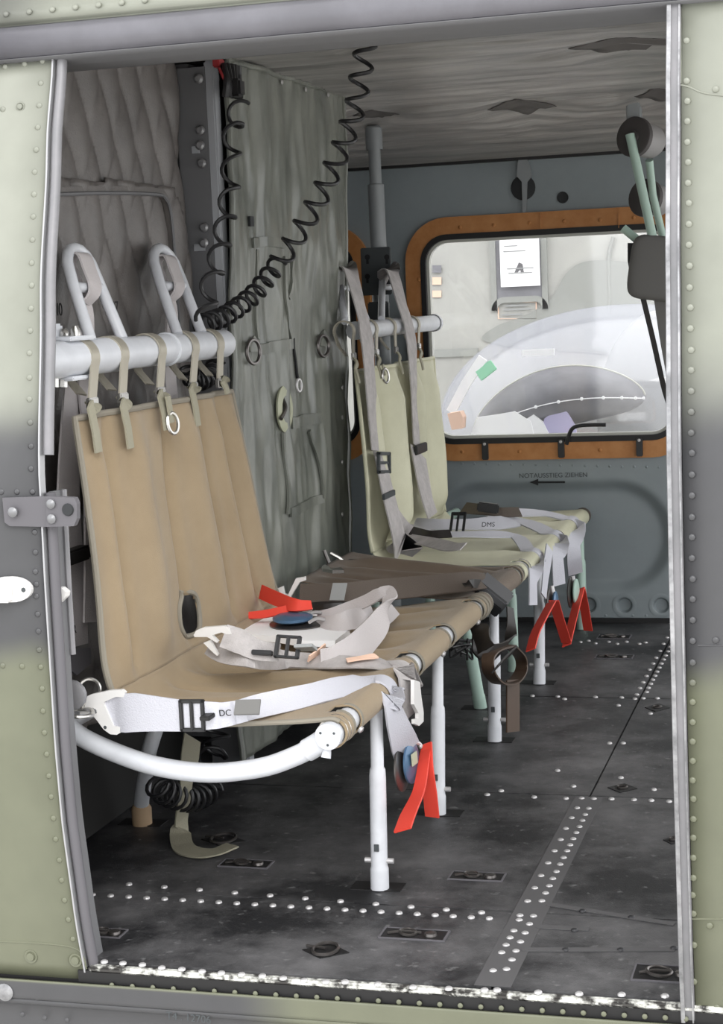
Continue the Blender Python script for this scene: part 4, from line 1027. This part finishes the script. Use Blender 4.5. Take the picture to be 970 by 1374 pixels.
b = MB(); b.tube(sm([Z(405, 828, .33), Z(420, 822, .334), Z(430, 822, .33)], 4), .003, 6); b.tube(sm([Z(415, 835, .33), Z(425, 830, .333), Z(437, 832, .328)], 4), .003, 6); b.build('buckle_fittings', 'rivet_steel', qb2)
U1 = V((-.35, .45, .8))
webbing('webbing_loop', [Z(426, 828, .322), Z(445, 824, .328), Z(470, 815, .338), Z(492, 806, .350), Z(508, 797, .362), Z(518, 793, .366), Z(523, 800, .360), Z(521, 815, .346), Z(512, 832, .332), Z(500, 848, .322), Z(480, 868, .316), Z(455, 880, .312), Z(430, 882, .312)], [V((-.2, .5, .8)), V((-.2, .6, .7)), V((-.5, .6, .3)), V((.5, .6, .6)), V((-.2, .5, .8)), V((-.3, .5, .8)), V((-.2, .4, .9))], [.020, .022, .024, .026, .022, .026, .036, .044, .048, .040, .024], 'web_lilac', belt3, .003)
webbing('webbing_fold', [Z(424, 838, .318), Z(445, 838, .324), Z(470, 832, .330), Z(488, 826, .326), Z(500, 822, .320)], [V((-.1, .7, .7)), V((-.2, .6, .8)), V((-.2, .8, .4))], [.028, .032, .034, .030, .026], 'web_lilac', belt3, .003)
webbing('webbing_end', [Z(505, 838, .312), Z(520, 826, .314), Z(530, 818, .312)], V((-.5, .4, .6)), [.026, .026, .022], 'web_lilac', belt3, .003)
webbing('tan_tab', [Z(414, 884, .312), Z(428, 874, .318), Z(436, 868, .322)], V((.3, .7, .3)), .012, 'salmon', belt3)
webbing('black_strap', [Z(420, 818, .322), Z(440, 814, .328), Z(470, 812, .322)], V((0, .7, .7)), .010, 'web_black', belt3)
wh = MB().prism([Y(u, v, .86) for u, v in ((371, 790), (379, 787), (381, 797), (386, 799), (397, 776), (409, 774), (409, 779), (402, 781), (388, 804), (376, 802))], (0, .008, 0)).build('strap_hook', 'white_plastic', None, smooth=False)
tag(wh, 'white metal strap hook standing at the tan backrest bottom corner', 'hook')

# -- middle seat: brown strap, grey black buckle box, hanging brown loops
st2 = thing('lap_belt', 'dark brown wide strap with grey patch across the brown seat', 'belt', Z(540, 790, .33), 'lap belts on the troop seats')
webbing('webbing', [Z(402, 797, .338), Z(440, 797, .336), Z(480, 795, .332), Z(520, 791, .328), Z(560, 787, .325), Z(610, 782, .322), Z(640, 779, .318), Z(655, 779, .313)], [V((0, .7, .75)), V((0, .75, .6)), V((0, .85, .45)), V((0, 1, .35))], [.042, .040, .042, .044, .046, .046, .040, .03], 'brown_strap', st2, .003)
MB().box(Z(454, 794, .342), (.026, .036, .002), axes((1, 0, 0), (0, .7, .72)), .0004).build('label_patch', 'tag_grey', st2)
webbing('black_tail', [Z(405, 815, .325), Z(430, 811, .328), Z(470, 811, .326)], V((0, .8, .5)), .012, 'web_black', st2)
bx = thing('buckle_box', 'dark grey box buckle with brown looped webbing hanging off the seat front', 'buckle', X(658, 795, -.625))
bxc = Y(660, 796, 1.15); RB = axes((1, .10, -.85), (.1, 1, .25))
MB().box(bxc, (.070, .050, .034), RB, .004).build('box', 'grey_box', bx)
MB().box(bxc + RB @ V((0, -.022, -.010)), (.066, .012, .022), RB, .002).build('box_lip', 'black_plastic', bx)
webbing('strap', [Z(622, 785, .328), Z(634, 783, .328), bxc + V((-.02, 0, .018))], V((0, 1, .2)), .016, 'web_black', bx)
wl = V((.5, .8, .2))
webbing('hanging_loop', [X(684, 815, -.612), X(686, 845, -.606), X(682, 862, -.604), X(664, 876, -.606), X(652, 872, -.614), X(646, 850, -.632), X(641, 838, -.645)], [V((.3, .9, .2)), V((.4, .6, .5)), V((.2, .5, .8)), V((.3, .9, .2))], [.018, .02, .026, .034, .034, .034, .03], 'web_black', bx, .003)
webbing('brown_loop', [X(684, 866, -.600), X(698, 882, -.598), X(699, 900, -.598), X(688, 915, -.600), X(670, 917, -.604), X(657, 903, -.606), X(655, 884, -.606), X(664, 872, -.604), X(684, 866, -.600)], V((.9, -.5, .05)), .026, 'web_brown', bx, .003)
webbing('strap_keeper', [X(664, 898, -.592), X(676, 885, -.590), X(690, 872, -.590)], V((.4, .6, .5)), .018, 'web_black', bx, .003)
webbing('brown_tail', [X(688, 912, -.600), X(688, 940, -.600), X(688, 982, -.600)], V((.35, 1, 0)), .044, 'web_brown', bx, .003)
webbing('black_loop', [X(640, 838, -.66), X(640, 870, -.66), X(652, 885, -.64)], V((.3, 1, 0)), .03, 'web_black', bx, .003)
tg = MB()
for k in range(6):
    tg.tube(sm([X(random.uniform(603, 640), random.uniform(856, 886), random.uniform(-.71, -.68)) for _ in range(5)], 6), .0022, 6)
tag(tg.build('cable_tangle', 'black_rubber'), 'tangle of thin black cord under the brown seat front', 'cord')
# steel hooks lying at the foot of the padded sheet
hkz = thing('strap_hooks', 'steel strap hooks lying at the foot of the padded sheet', 'hooks', Z(462, 755, .35))
zz = lambda L: [(400 + x / 6.0625, 730 + y / 6.0625) for x, y in L]
MB().prism([Z(u, v, .352) for u, v in zz([(190, 210), (215, 190), (250, 205), (265, 225), (350, 215), (375, 238), (280, 240), (200, 225)])], (0, 0, .006)).build('hook', 'steel', hkz, smooth=False)
a_ = zz([(265, 75), (330, 110), (400, 160), (485, 212)])
MB().tube([Y(u, v, 1.33) for u, v in a_], .0045, 8).build('hook', 'steel', hkz)
MB().tube([Y(u, v, 1.33) for u, v in zz([(270, 150), (300, 180), (330, 190), (380, 150), (430, 140), (500, 150), (520, 175)])], .005, 8).build('hook', 'steel_dark', hkz)
MB().tube([Y(u, v, 1.30) for u, v in zz([(210, 50), (225, 90), (250, 150), (270, 190)])], .004, 8).build('hook', 'steel_dark', hkz)

# -- webbing threaded through the guides of the near back tube, running down behind the backrest
for (G, lab, xa, lowv) in ((G1, 'pale webbing strap threaded through the left guide above the tan backrest', 0, 900), (G2, 'pale webbing strap threaded through the right guide above the tan backrest', 1, 640)):
    T0, T1, a, c = G
    wd_ = (T1 - T0).normalized(); mid = (T0 + T1) / 2; bot = (a + c) / 2
    hsn = thing('shoulder_strap', lab, 'strap', mid, 'webbing straps behind the tan backrest')
    top = mid + (mid - bot).normalized() * .020
    cr0 = mid.lerp(bot, .22)
    w0 = .040
    dn = (bot - mid).normalized(); nrm = V((1, 0, 0)) - dn * dn.x; nrm.normalize()
    pth_ = [V((-1.046, bot.y - .05, .40)), V((-1.046, bot.y - .03, .52)), V((-1.052, bot.y - .004, .66)), V((-1.056, bot.y, ZT - .04)), bot - nrm * .016 - dn * .05, mid - nrm * .014, top - nrm * .011 - dn * .004, top - dn * .012, top + nrm * .011 - dn * .004, mid + nrm * .012, cr0 + nrm * .011, cr0 + nrm * .004 + dn * .014, cr0 - nrm * .010 + dn * .022]
    webbing('webbing', pth_, [V((0, 1, 0))] * 4, [.052, .046, .042, .040, .036], 'web_lilac', hsn, .003)
ls = thing('hanging_strap', 'wide lilac grey strap hanging down between door edge and tan backrest', 'strap', X(97, 700, -1.055))
webbing('webbing', [X(97, 520, -1.06), X(93, 600, -1.06), X(92, 700, -1.06), X(97, 800, -1.06), X(99, 868, -1.06)], V((0, 1, 0)), [.05, .06, .075, .09, .09], 'web_lilac', ls, .003)
MB().prism([X(u, v, -1.050) for u, v in ((83, 871), (118, 869), (119, 890), (100, 906), (84, 893))], (.004, 0, 0)).build('end_pocket', 'seal_grey', ls, smooth=False)
text('print', 'R', .018, X(100, 845, -1.055), 'ink', ls, rot=RY)
br = MB().box(X(92, 748, -1.045), (.02, .11, .020), bev=.003).build('black_bar', 'black_rubber'); tag(br, 'short black bar beside the door edge behind the tan backrest', 'bar')
# strap trailing to the floor under the near seat
fs = MB().ribbon(sm([X(258, 990, -1.02), X(250, 1050, -1.012), V(Z(243, 1105, .02)), Z(243, 1128, .006), Z(250, 1140, .004), Z(270, 1145, .005), Z(290, 1143, .008), Z(312, 1134, .012)], 6), V((.25, 1, .1)), .034, .0025).build('trailing_strap', 'web_olive')
tag(fs, 'olive webbing strap trailing from under the tan seat onto the floor', 'strap')

# -- far seat: shoulder straps, lap belts, hanging ends, red pulls
def fx(u, v): # point just in front of the cream backrest
    p = X(u, v, -.985)
    t = max(0, min(1, (.70 - p.z) / .36)); return X(u, v, -.985 + .045 * t * t + .008)
ss1 = thing('shoulder_harness', 'grey shoulder strap with dark adjuster hanging down the left of the cream backrest', 'harness', fx(508, 600), 'shoulder straps on the cream backrest')
webbing('webbing', [X(462, 372, -1.055), X(463, 362, -1.045), X(470, 366, -1.03), X(480, 400, -1.005), X(490, 440, -.990), fx(494, 480), fx(500, 550), fx(506, 605)], V((0, 1, .1)), [.06, .06, .06, .066, .072, .074, .074, .074], 'web_grey', ss1, .003)
webbing('lower_webbing', [fx(507, 608) + V((.003, 0, 0)), fx(513, 650) + V((.008, 0, 0)), fx(520, 690) + V((.012, 0, 0)), fx(528, 725) + V((.012, 0, 0)), fx(530, 747) + V((.012, 0, 0))], V((0, 1, .05)), [.074, .074, .084, .092, .096], 'web_grey', ss1, .003)
adjuster(fx(509, 621) + V((.010, 0, 0)), (0, .1, 1), (0, 1, 0), .046, .098, ss1, 'plate_dark')
MB().box(fx(513, 664) + V((.014, 0, 0)), (.006, .088, .012), bev=.001).build('strap_keeper', 'plate_dark', ss1)
webbing('side_strap', [fx(520, 665), fx(530, 690), fx(545, 712), fx(560, 722)], V((.2, 1, .2)), .035, 'web_grey', ss1)
ss2 = thing('shoulder_harness', 'grey shoulder strap with black adjuster hanging down the right of the cream backrest', 'harness', fx(560, 600), 'shoulder straps on the cream backrest')
webbing('webbing', [X(520, 376, -1.055), X(521, 363, -1.045), X(528, 370, -1.03), X(538, 405, -1.005), X(549, 440, -.990), fx(553, 480), fx(556, 540), fx(559, 600)], V((0, 1, .1)), [.066, .066, .066, .070, .072, .066, .050, .048], 'web_grey', ss2, .003)
webbing('lower_webbing', [fx(559, 606) + V((.003, 0, 0)), fx(562, 640) + V((.008, 0, 0)), fx(566, 665) + V((.010, 0, 0)), fx(572, 692) + V((.014, 0, 0))], V((0, 1, .05)), [.095, .09, .086, .085], 'web_grey', ss2, .003)
MB().box(fx(560, 602) + V((.008, 0, 0)), (.008, .10, .022), bev=.002).build('adjuster_buckle', 'black_plastic', ss2)
lb4 = thing('lap_belt', 'white lap belt with black buckle lying across the cream seat', 'belt', Z(640, 705, .325), 'lap belts on the troop seats')
q = V((0, .85, .5))
over_tube('webbing', [Z(553, 704, .332), Z(575, 704, .332), Z(605, 704, .330), Z(650, 703, .324), Z(700, 700, .314)], 1.90, [X(748, 740, -.632), X(750, 785, -.630)], [V((0, .9, .4)), V((0, 1, .05)), V((.6, 1, 0))], [.056, .05, .04], 'web_white', lb4)
adjuster(Z(614, 703, .342), (1, 0, 0), (0, .6, .75), .034, .060, lb4)
text('print', 'DMS', .015, Z(655, 704, .345), 'ink_faint', lb4, rot=(PI / 3, 0, 0))
lb5 = thing('lap_belt', 'thin grey lap belt with dark fitting nearest the brown seat on cream seat', 'belt', Z(600, 720, .325), 'lap belts on the troop seats')
over_tube('webbing', [Z(545, 708, .340), Z(565, 714, .336), Z(590, 717, .333), Z(640, 717, .328), Z(690, 719, .314)], 1.63, [X(716, 770, -.632), X(715, 812, -.632)], [V((0, .9, .3)), V((0, 1, .05)), V((.4, 1, 0))], [.03, .034, .03], 'web_white', lb5)
webbing('loose_end', [Z(545, 722, .332), Z(580, 728, .332), Z(605, 734, .332), Z(622, 733, .335)], V((0, 1, .25)), .035, 'web_grey', lb5)
webbing('black_end', [Z(552, 712, .342), Z(575, 717, .340), Z(605, 716, .338)], V((0, .7, .6)), .02, 'web_black', lb5)
lb6 = thing('lap_belt', 'black buckle with brown tab lying at the back of the cream seat', 'belt', Z(655, 684, .335), 'lap belts on the troop seats')
webbing('webbing', [Z(622, 681, .338), Z(645, 684, .342), Z(670, 687, .338), Z(698, 687, .334)], V((0, .8, .5)), .03, 'brown_strap', lb6)
MB().box(Z(655, 681, .352), (.05, .02, .022), axes((1, .1, -.15), (0, 1, 0)), .003).build('buckle', 'black_plastic', lb6)
lb7 = thing('lap_belt', 'white lap belt nearest the far wall with twisted end over the front tube', 'belt', Z(720, 690, .31), 'lap belts on the troop seats')
over_tube('webbing', [Z(650, 690, .328), Z(720, 688, .313)], 2.15, [X(770, 720, -.632), X(770, 745, -.630), X(772, 770, -.632)], [V((0, 1, .2)), V((0, 1, .05)), V((1, .6, 0))], [.04, .05, .035], 'web_white', lb7)
hs3 = MB().ribbon(sm([X(737, 735, -.628), X(732, 770, -.626), X(729, 800, -.626)], 5), V((.2, 1, 0)), .026, .003).build('hanging_strap', 'web_white'); tag(hs3, 'thin white strap end hanging from the cream seat front tube', 'strap')
for (u, v, lab, pulls) in ((740, 808, 'round buckle with blue knob and red pull, left of two below cream seat', [[(740, 808), (728, 830), (718, 850), (712, 872)], [(743, 806), (750, 830), (760, 862)]]),
                           (768, 795, 'round steel buckle with red pull, right of two below cream seat', [[(779, 790), (770, 825), (760, 866)], [(779, 790), (784, 815), (789, 846)]])):
    q_ = thing('round_buckle', lab, 'buckle', X(u, v, -.628), 'round buckles with red pulls')
    disc(X(u - 4, v, -.634), (1, -.05, 0), .036 if u > 750 else .03, .006, 'steel_dark', q_, 'steel_plate')
    disc(X(u + 3, v - 1, -.624), (1, -.05, 0), .03 if u > 750 else .022, .008, 'blue_enamel' if u < 750 else 'tube_green', q_, 'release_knob')
    MB().tube([X(u, v - 22, -.628), X(u + 4, v - 4, -.622)], .005, 8).build('pull_wire', 'rivet_steel', q_)
    for pl_ in pulls:
        webbing('red_pull', [X(a, b_, -.616) for a, b_ in pl_], V((1, -.4, .35)), .022, 'red', q_, .003)

# ================================================================== RIGHT: stowed seat frame and headrest
YD = 2.02
cs = thing('folding_seat_frame', 'pale green struts on two dark drums carrying a grey headrest beside the pillar', 'seat frame', Y(868, 360, YD))
for u, v, yd, ln in ((848, 183, YD, .075), (863, 265, YD + .12, .06)):
    c = Y(u, v, yd); r_ = .045 if v < 200 else .044
    dr = MB().lathe([(0, 0), (r_ * .3, 0), (r_ * .34, .004), (r_ * .92, .002), (r_, .004), (r_, .016), (r_ * .82, .020)], c, (.45, .85, -.12), 28).build('drum', 'drum', cs)
    MB().lathe([(r_ * .86, .016), (r_ * .84, ln), (r_ * .7, ln + .012), (0, ln + .012)], c, (.45, .85, -.12), 24).build('drum_body', 'drum_body', dr)
c = Y(848, 183, YD); c2_ = Y(863, 265, YD + .12)
MB().box((c.x, c.y + .05, (c.z + zc(YD)) / 2 + .02), (.03, .05, .06), bev=.003).build('ceiling_bracket', 'pole_grey', cs)
MB().tube([Y(845, 180, YD - .006), Y(878, 330, YD - .02)], .0105, 12).build('strut', 'tube_green', cs)
MB().tube([Y(871, 215, YD + .06), Y(876, 262, YD + .10), Y(892, 330, YD + .10)], .009, 12).build('strut', 'tube_green', cs)
MB().tube(sm([Y(836, 306, YD + .02), Y(848, 316, YD + .02), Y(862, 326, YD + .02), Y(880, 330, YD + .01)], 4), .0095, 10).build('strut', 'tube_green', cs)
def pillow(c, size, R=None, e=.45):
    R = R or Matrix.Identity(3); c = V(c); f = lambda x: math.copysign(abs(x) ** e, x)
    mb = MB().grid(lambda a, b: c + R @ V((size[0] / 2 * f(math.cos(PI * (b - .5))) * f(math.cos(2 * PI * a)), size[1] / 2 * f(math.cos(PI * (b - .5))) * f(math.sin(2 * PI * a)), size[2] / 2 * f(math.sin(PI * (b - .5))))), 40, 24)
    bmesh.ops.remove_doubles(mb.bm, verts=mb.bm.verts, dist=.0004); return mb
tilt = Matrix.Rotation(.16, 3, 'Y')
pillow(Y(882, 360, YD - .01), (.125, .06, .145), tilt, .4).build('headrest', 'pad', cs)
MB().prism(on_y([(842, 326), (850, 326), (853, 372), (846, 374), (842, 350)], YD + .01), (0, .03, 0)).build('headrest_back', 'hole_dark', cs, smooth=False)
webbing('strap', [Y(858, 380, YD), Y(876, 455, YD + .01), Y(892, 525, YD + .02), Y(905, 560, YD + .02)], V((1, 0, 0)), .012, 'web_black', cs)
webbing('wide_strap', [Y(888, 400, YD - .005), Y(897, 460, YD), Y(912, 540, YD)], V((1, 0, 0)), .036, 'pad', cs)

# ================================================================== OUTSIDE THE FAR WINDOW: another helicopter close by
ph = thing('parked_helicopter', 'pale grey helicopter with bubble nose parked outside beyond the cabin window', 'helicopter', (-1.2, 4.6, -0.67))
YP = 4.6
def hull_y(z): return YP + 0.10 * ((z - .7) / .9) ** 2
MB().grid(lambda a, b: V((-3.2 + a * 4.2, hull_y(-.5 + b * 2.6), -.5 + b * 2.6)), 4, 30).build('hull_side', 'hull', ph, solid=.05, soff=-1)
MB().box((-1.1, 5.3, 2.05), (4.2, 1.4, .1)).build('hull_roof', 'hull', ph, smooth=False)
for x in (-2.9, .7): MB().tube([(x, YP + .05, -.45), (x, YP - .1, -.62)], .03, 8).build('skid_strut', 'hull', ph)
MB().tube([(-3.4, YP - .1, -.64), (1.3, YP - .1, -.64)], .03, 8).build('skid', 'hull', ph)
def HY(u, v, off=0.0): return Y(u, v, YP - off)
pt = sm([HY(650, 458, .004), HY(665, 438, .004), HY(700, 425, .004), HY(738, 402, .004), HY(760, 366, .004), HY(790, 350, .004), HY(850, 352, .004), HY(930, 360, .004), HY(930, 470, .004), HY(740, 470, .004)], 5, closed=True)
MB().prism(pt, (0, .002, 0)).build('dark_camouflage_patch', 'hull_patch', ph, smooth=False)
def pxr(u0, u1, v0, v1, off):
    a, b_ = HY(u0, v1, off), HY(u1, v0, off); return a.x, b_.x, a.z, b_.z
x0, x1, z0, z1 = pxr(655, 735, 396, 285, .012)
wf = MB().frame(rrect(x0, x1, z0, z1, .05, YP - .012), rrect(x0 + .022, x1 - .022, z0 + .022, z1 - .022, .028, YP - .012), (0, .05, 0)).build('hull_window', 'hull_patch', ph, smooth=False)
MB().prism(rrect(x0 + .012, x1 - .012, z0 + .012, z1 - .012, .038, YP - .008), (0, .004, 0)).build('pane', 'cowl', wf, smooth=False)
x0, x1, z0, z1 = pxr(670, 725, 383, 322, .03)
nb = MB().box(((x0 + x1) / 2, YP - .03, (z0 + z1) / 2), (x1 - x0, .002, z1 - z0)).build('notice', 'paper', None, smooth=False)
tag(nb, 'white paper notice in the window of the parked helicopter', 'notice')
b = MB()
for v, u0, u1 in ((330, 676, 694), (337, 675, 705), (360, 680, 716), (366, 682, 714)): b.box(HY((u0 + u1) / 2, v, .032), (HY(u1, v, .032).x - HY(u0, v, .032).x, .0008, .004))
b.build('printed_lines', 'tag_grey', nb, smooth=False)
MB().prism([HY(u, v, .032) for u, v in ((690, 366), (696, 352), (701, 354), (703, 366), (699, 367), (698, 362), (694, 366))], (0, .001, 0)).build('printed_mark', 'seal_grey', nb, smooth=False)
of = MB(); a_ = [HY(u, v, .004) for u, v in ((668, 405), (720, 405), (720, 428), (668, 428))]; c_ = sum(a_, V()) / 4
of.frame(a_, [c_ + (p - c_) * .95 for p in a_], (0, .002, 0)); of.build('orange_outline', 'salmon', ph, smooth=False)
b = MB()
for v, u0, u1 in ((399, 674, 690), (410, 678, 708), (415, 676, 712), (422, 674, 700)): b.box(HY((u0 + u1) / 2, v, .006), (HY(u1, v, .006).x - HY(u0, v, .006).x, .0008, .006))
b.build('faint_print', 'tag_grey', ph, smooth=False)
MB().tube(sm([HY(823, 318, .0), HY(817, 345, .0), HY(818, 400, .0), HY(817, 420, .0)], 4), .008, 6).build('door_seam', 'hull_patch', ph)
MB().box(HY(590, 474, .005), (.30, .01, .03)).build('hull_strip', 'hull_patch', ph, smooth=False)
for v0, v1, m_ in ((372, 382, 'red'), (390, 399, 'red'), (356, 366, 'cowl')):
    MB().prism([HY(580, v0, .004), HY(592, v0, .004), HY(592, v1, .004), HY(580, v1, .004)], (0, .002, 0)).build('marking', 'salmon' if m_ == 'red' else m_, ph, smooth=False)
# bubble nose of the helicopter, standing nearer
YN = 3.75
cn = Y(842, 560, YN); sN = (Y(942, 560, YN).x - Y(842, 560, YN).x) / 100.0
bub = MB()
bub.grid(lambda a, b: (lambda th, fi: V((cn.x + 258 * sN * math.cos(th) * math.cos(fi), cn.y - .42 * math.sin(th) * math.cos(fi) + .0, cn.z + 152 * sN * math.sin(fi) + .06 * math.cos(th) * 0)))(PI * a, -.25 + (PI / 2 + .25) * b), 36, 22)
bub.build('bubble_windscreen', 'bubble_glass', ph, solid=.006)
bk = MB(); bk.grid(lambda a, b: (lambda th, fi: V((cn.x + .1 + 200 * sN * math.cos(th) * math.cos(fi), cn.y + .12 - .30 * math.sin(th) * math.cos(fi), cn.z + 142 * sN * math.sin(fi))))(PI * (.0 + .62 * a), -.2 + (PI / 2 + .2) * b), 24, 18)
bk.build('inner_shell', 'canopy_white', ph, solid=.006)
# dark glare cover with studs
cc = Y(745, 536, YN - .40)
s2 = (Y(845, 536, YN - .40).x - Y(745, 536, YN - .40).x) / 100.0
def cov(a, b):
    th = 2 * PI * a; fi = -PI / 2 + PI * b
    X_ = 118 * s2 * math.cos(fi) * math.cos(th); Y_ = .16 * math.cos(fi) * math.sin(th); Z_ = 40 * s2 * math.sin(fi)
    Z_ += -0.0 + (-.55 * (X_ / (118 * s2)) ** 2 + .05) * 40 * s2
    ca, sa = math.cos(.19), math.sin(.19)
    return cc + V((X_ * ca - Z_ * sa, Y_, X_ * sa + Z_ * ca))
gc = MB().grid(cov, 40, 20); bmesh.ops.remove_doubles(gc.bm, verts=gc.bm.verts, dist=.0005)
gc = gc.build('glare_cover', 'cowl', ph)
MB().tube([cov(.5, .5 + .5 * k / 20) for k in range(20)] + [cov(0, 1 - .5 * k / 20) for k in range(21)], .0045, 6).build('cover_piping', 'canopy_white', gc)
MB().tube([cov(.52 + .46 * k / 30, .47) + V((0, -.002, 0)) for k in range(31)], .0016, 6).build('lacing', 'paper', gc)
for k in range(12):
    p = cov(.52 + .46 * k / 11, .47); MB().lathe([(.0055, 0), (.005, .004), (0, .006)], p, (0, -1, 0), 8).build('stud', 'paper', gc)
# dashboard and loose papers below it
ds = MB().box(Y(740, 603, YN - .45), (.62, .24, .05), bev=.01).build('dashboard', 'canopy_white', ph)
pp = [((632, 583), (640, 560), (668, 556), (690, 552), (712, 566), (716, 584), 'paper', 'white crumpled paper lying left on the far dashboard'),
      ((690, 584), (700, 566), (716, 556), (728, 566), (736, 582), (730, 586), 'paper', 'white folded paper in the middle of the far dashboard'),
      ((726, 584), (730, 562), (742, 553), (760, 552), (772, 572), (774, 586), 'lilac', 'lilac folder lying on the far dashboard')]
for i, q in enumerate(pp):
    o = MB().prism([Y(u, v, YN - .56 + .01 * i) for u, v in q[:6]], (0, .012, 0)).build('paper' if q[6] == 'paper' else 'folder', q[6], None, smooth=False); tag(o, q[7], 'paper' if q[6] == 'paper' else 'folder')
o = MB().prism([Y(u, v, YN - .58) for u, v in ((600, 555), (617, 552), (621, 560), (620, 575), (606, 577))], (0, .05, 0)).build('salmon_block', 'salmon', None, smooth=False); tag(o, 'small salmon coloured block in the bottom left corner beyond the window', 'block')
bar_ = MB(); bar_.ribbon([Y(605, 553, YN - .5), Y(625, 515, YN - .5), Y(648, 480, YN - .5)], V((1, 0, .3)), .03, .01); bar_.build('screen_post', 'paper', ph)
MB().box(Y(652, 497, YN - .5), (.06, .012, .035), axes((1, 0, .7), (0, 1, 0)), .002).build('green_lamp', 'green_bright', ph)
MB().box(Y(722, 473, YN - .42), (.10, .01, .02)).build('white_label', 'paper', ph, smooth=False)
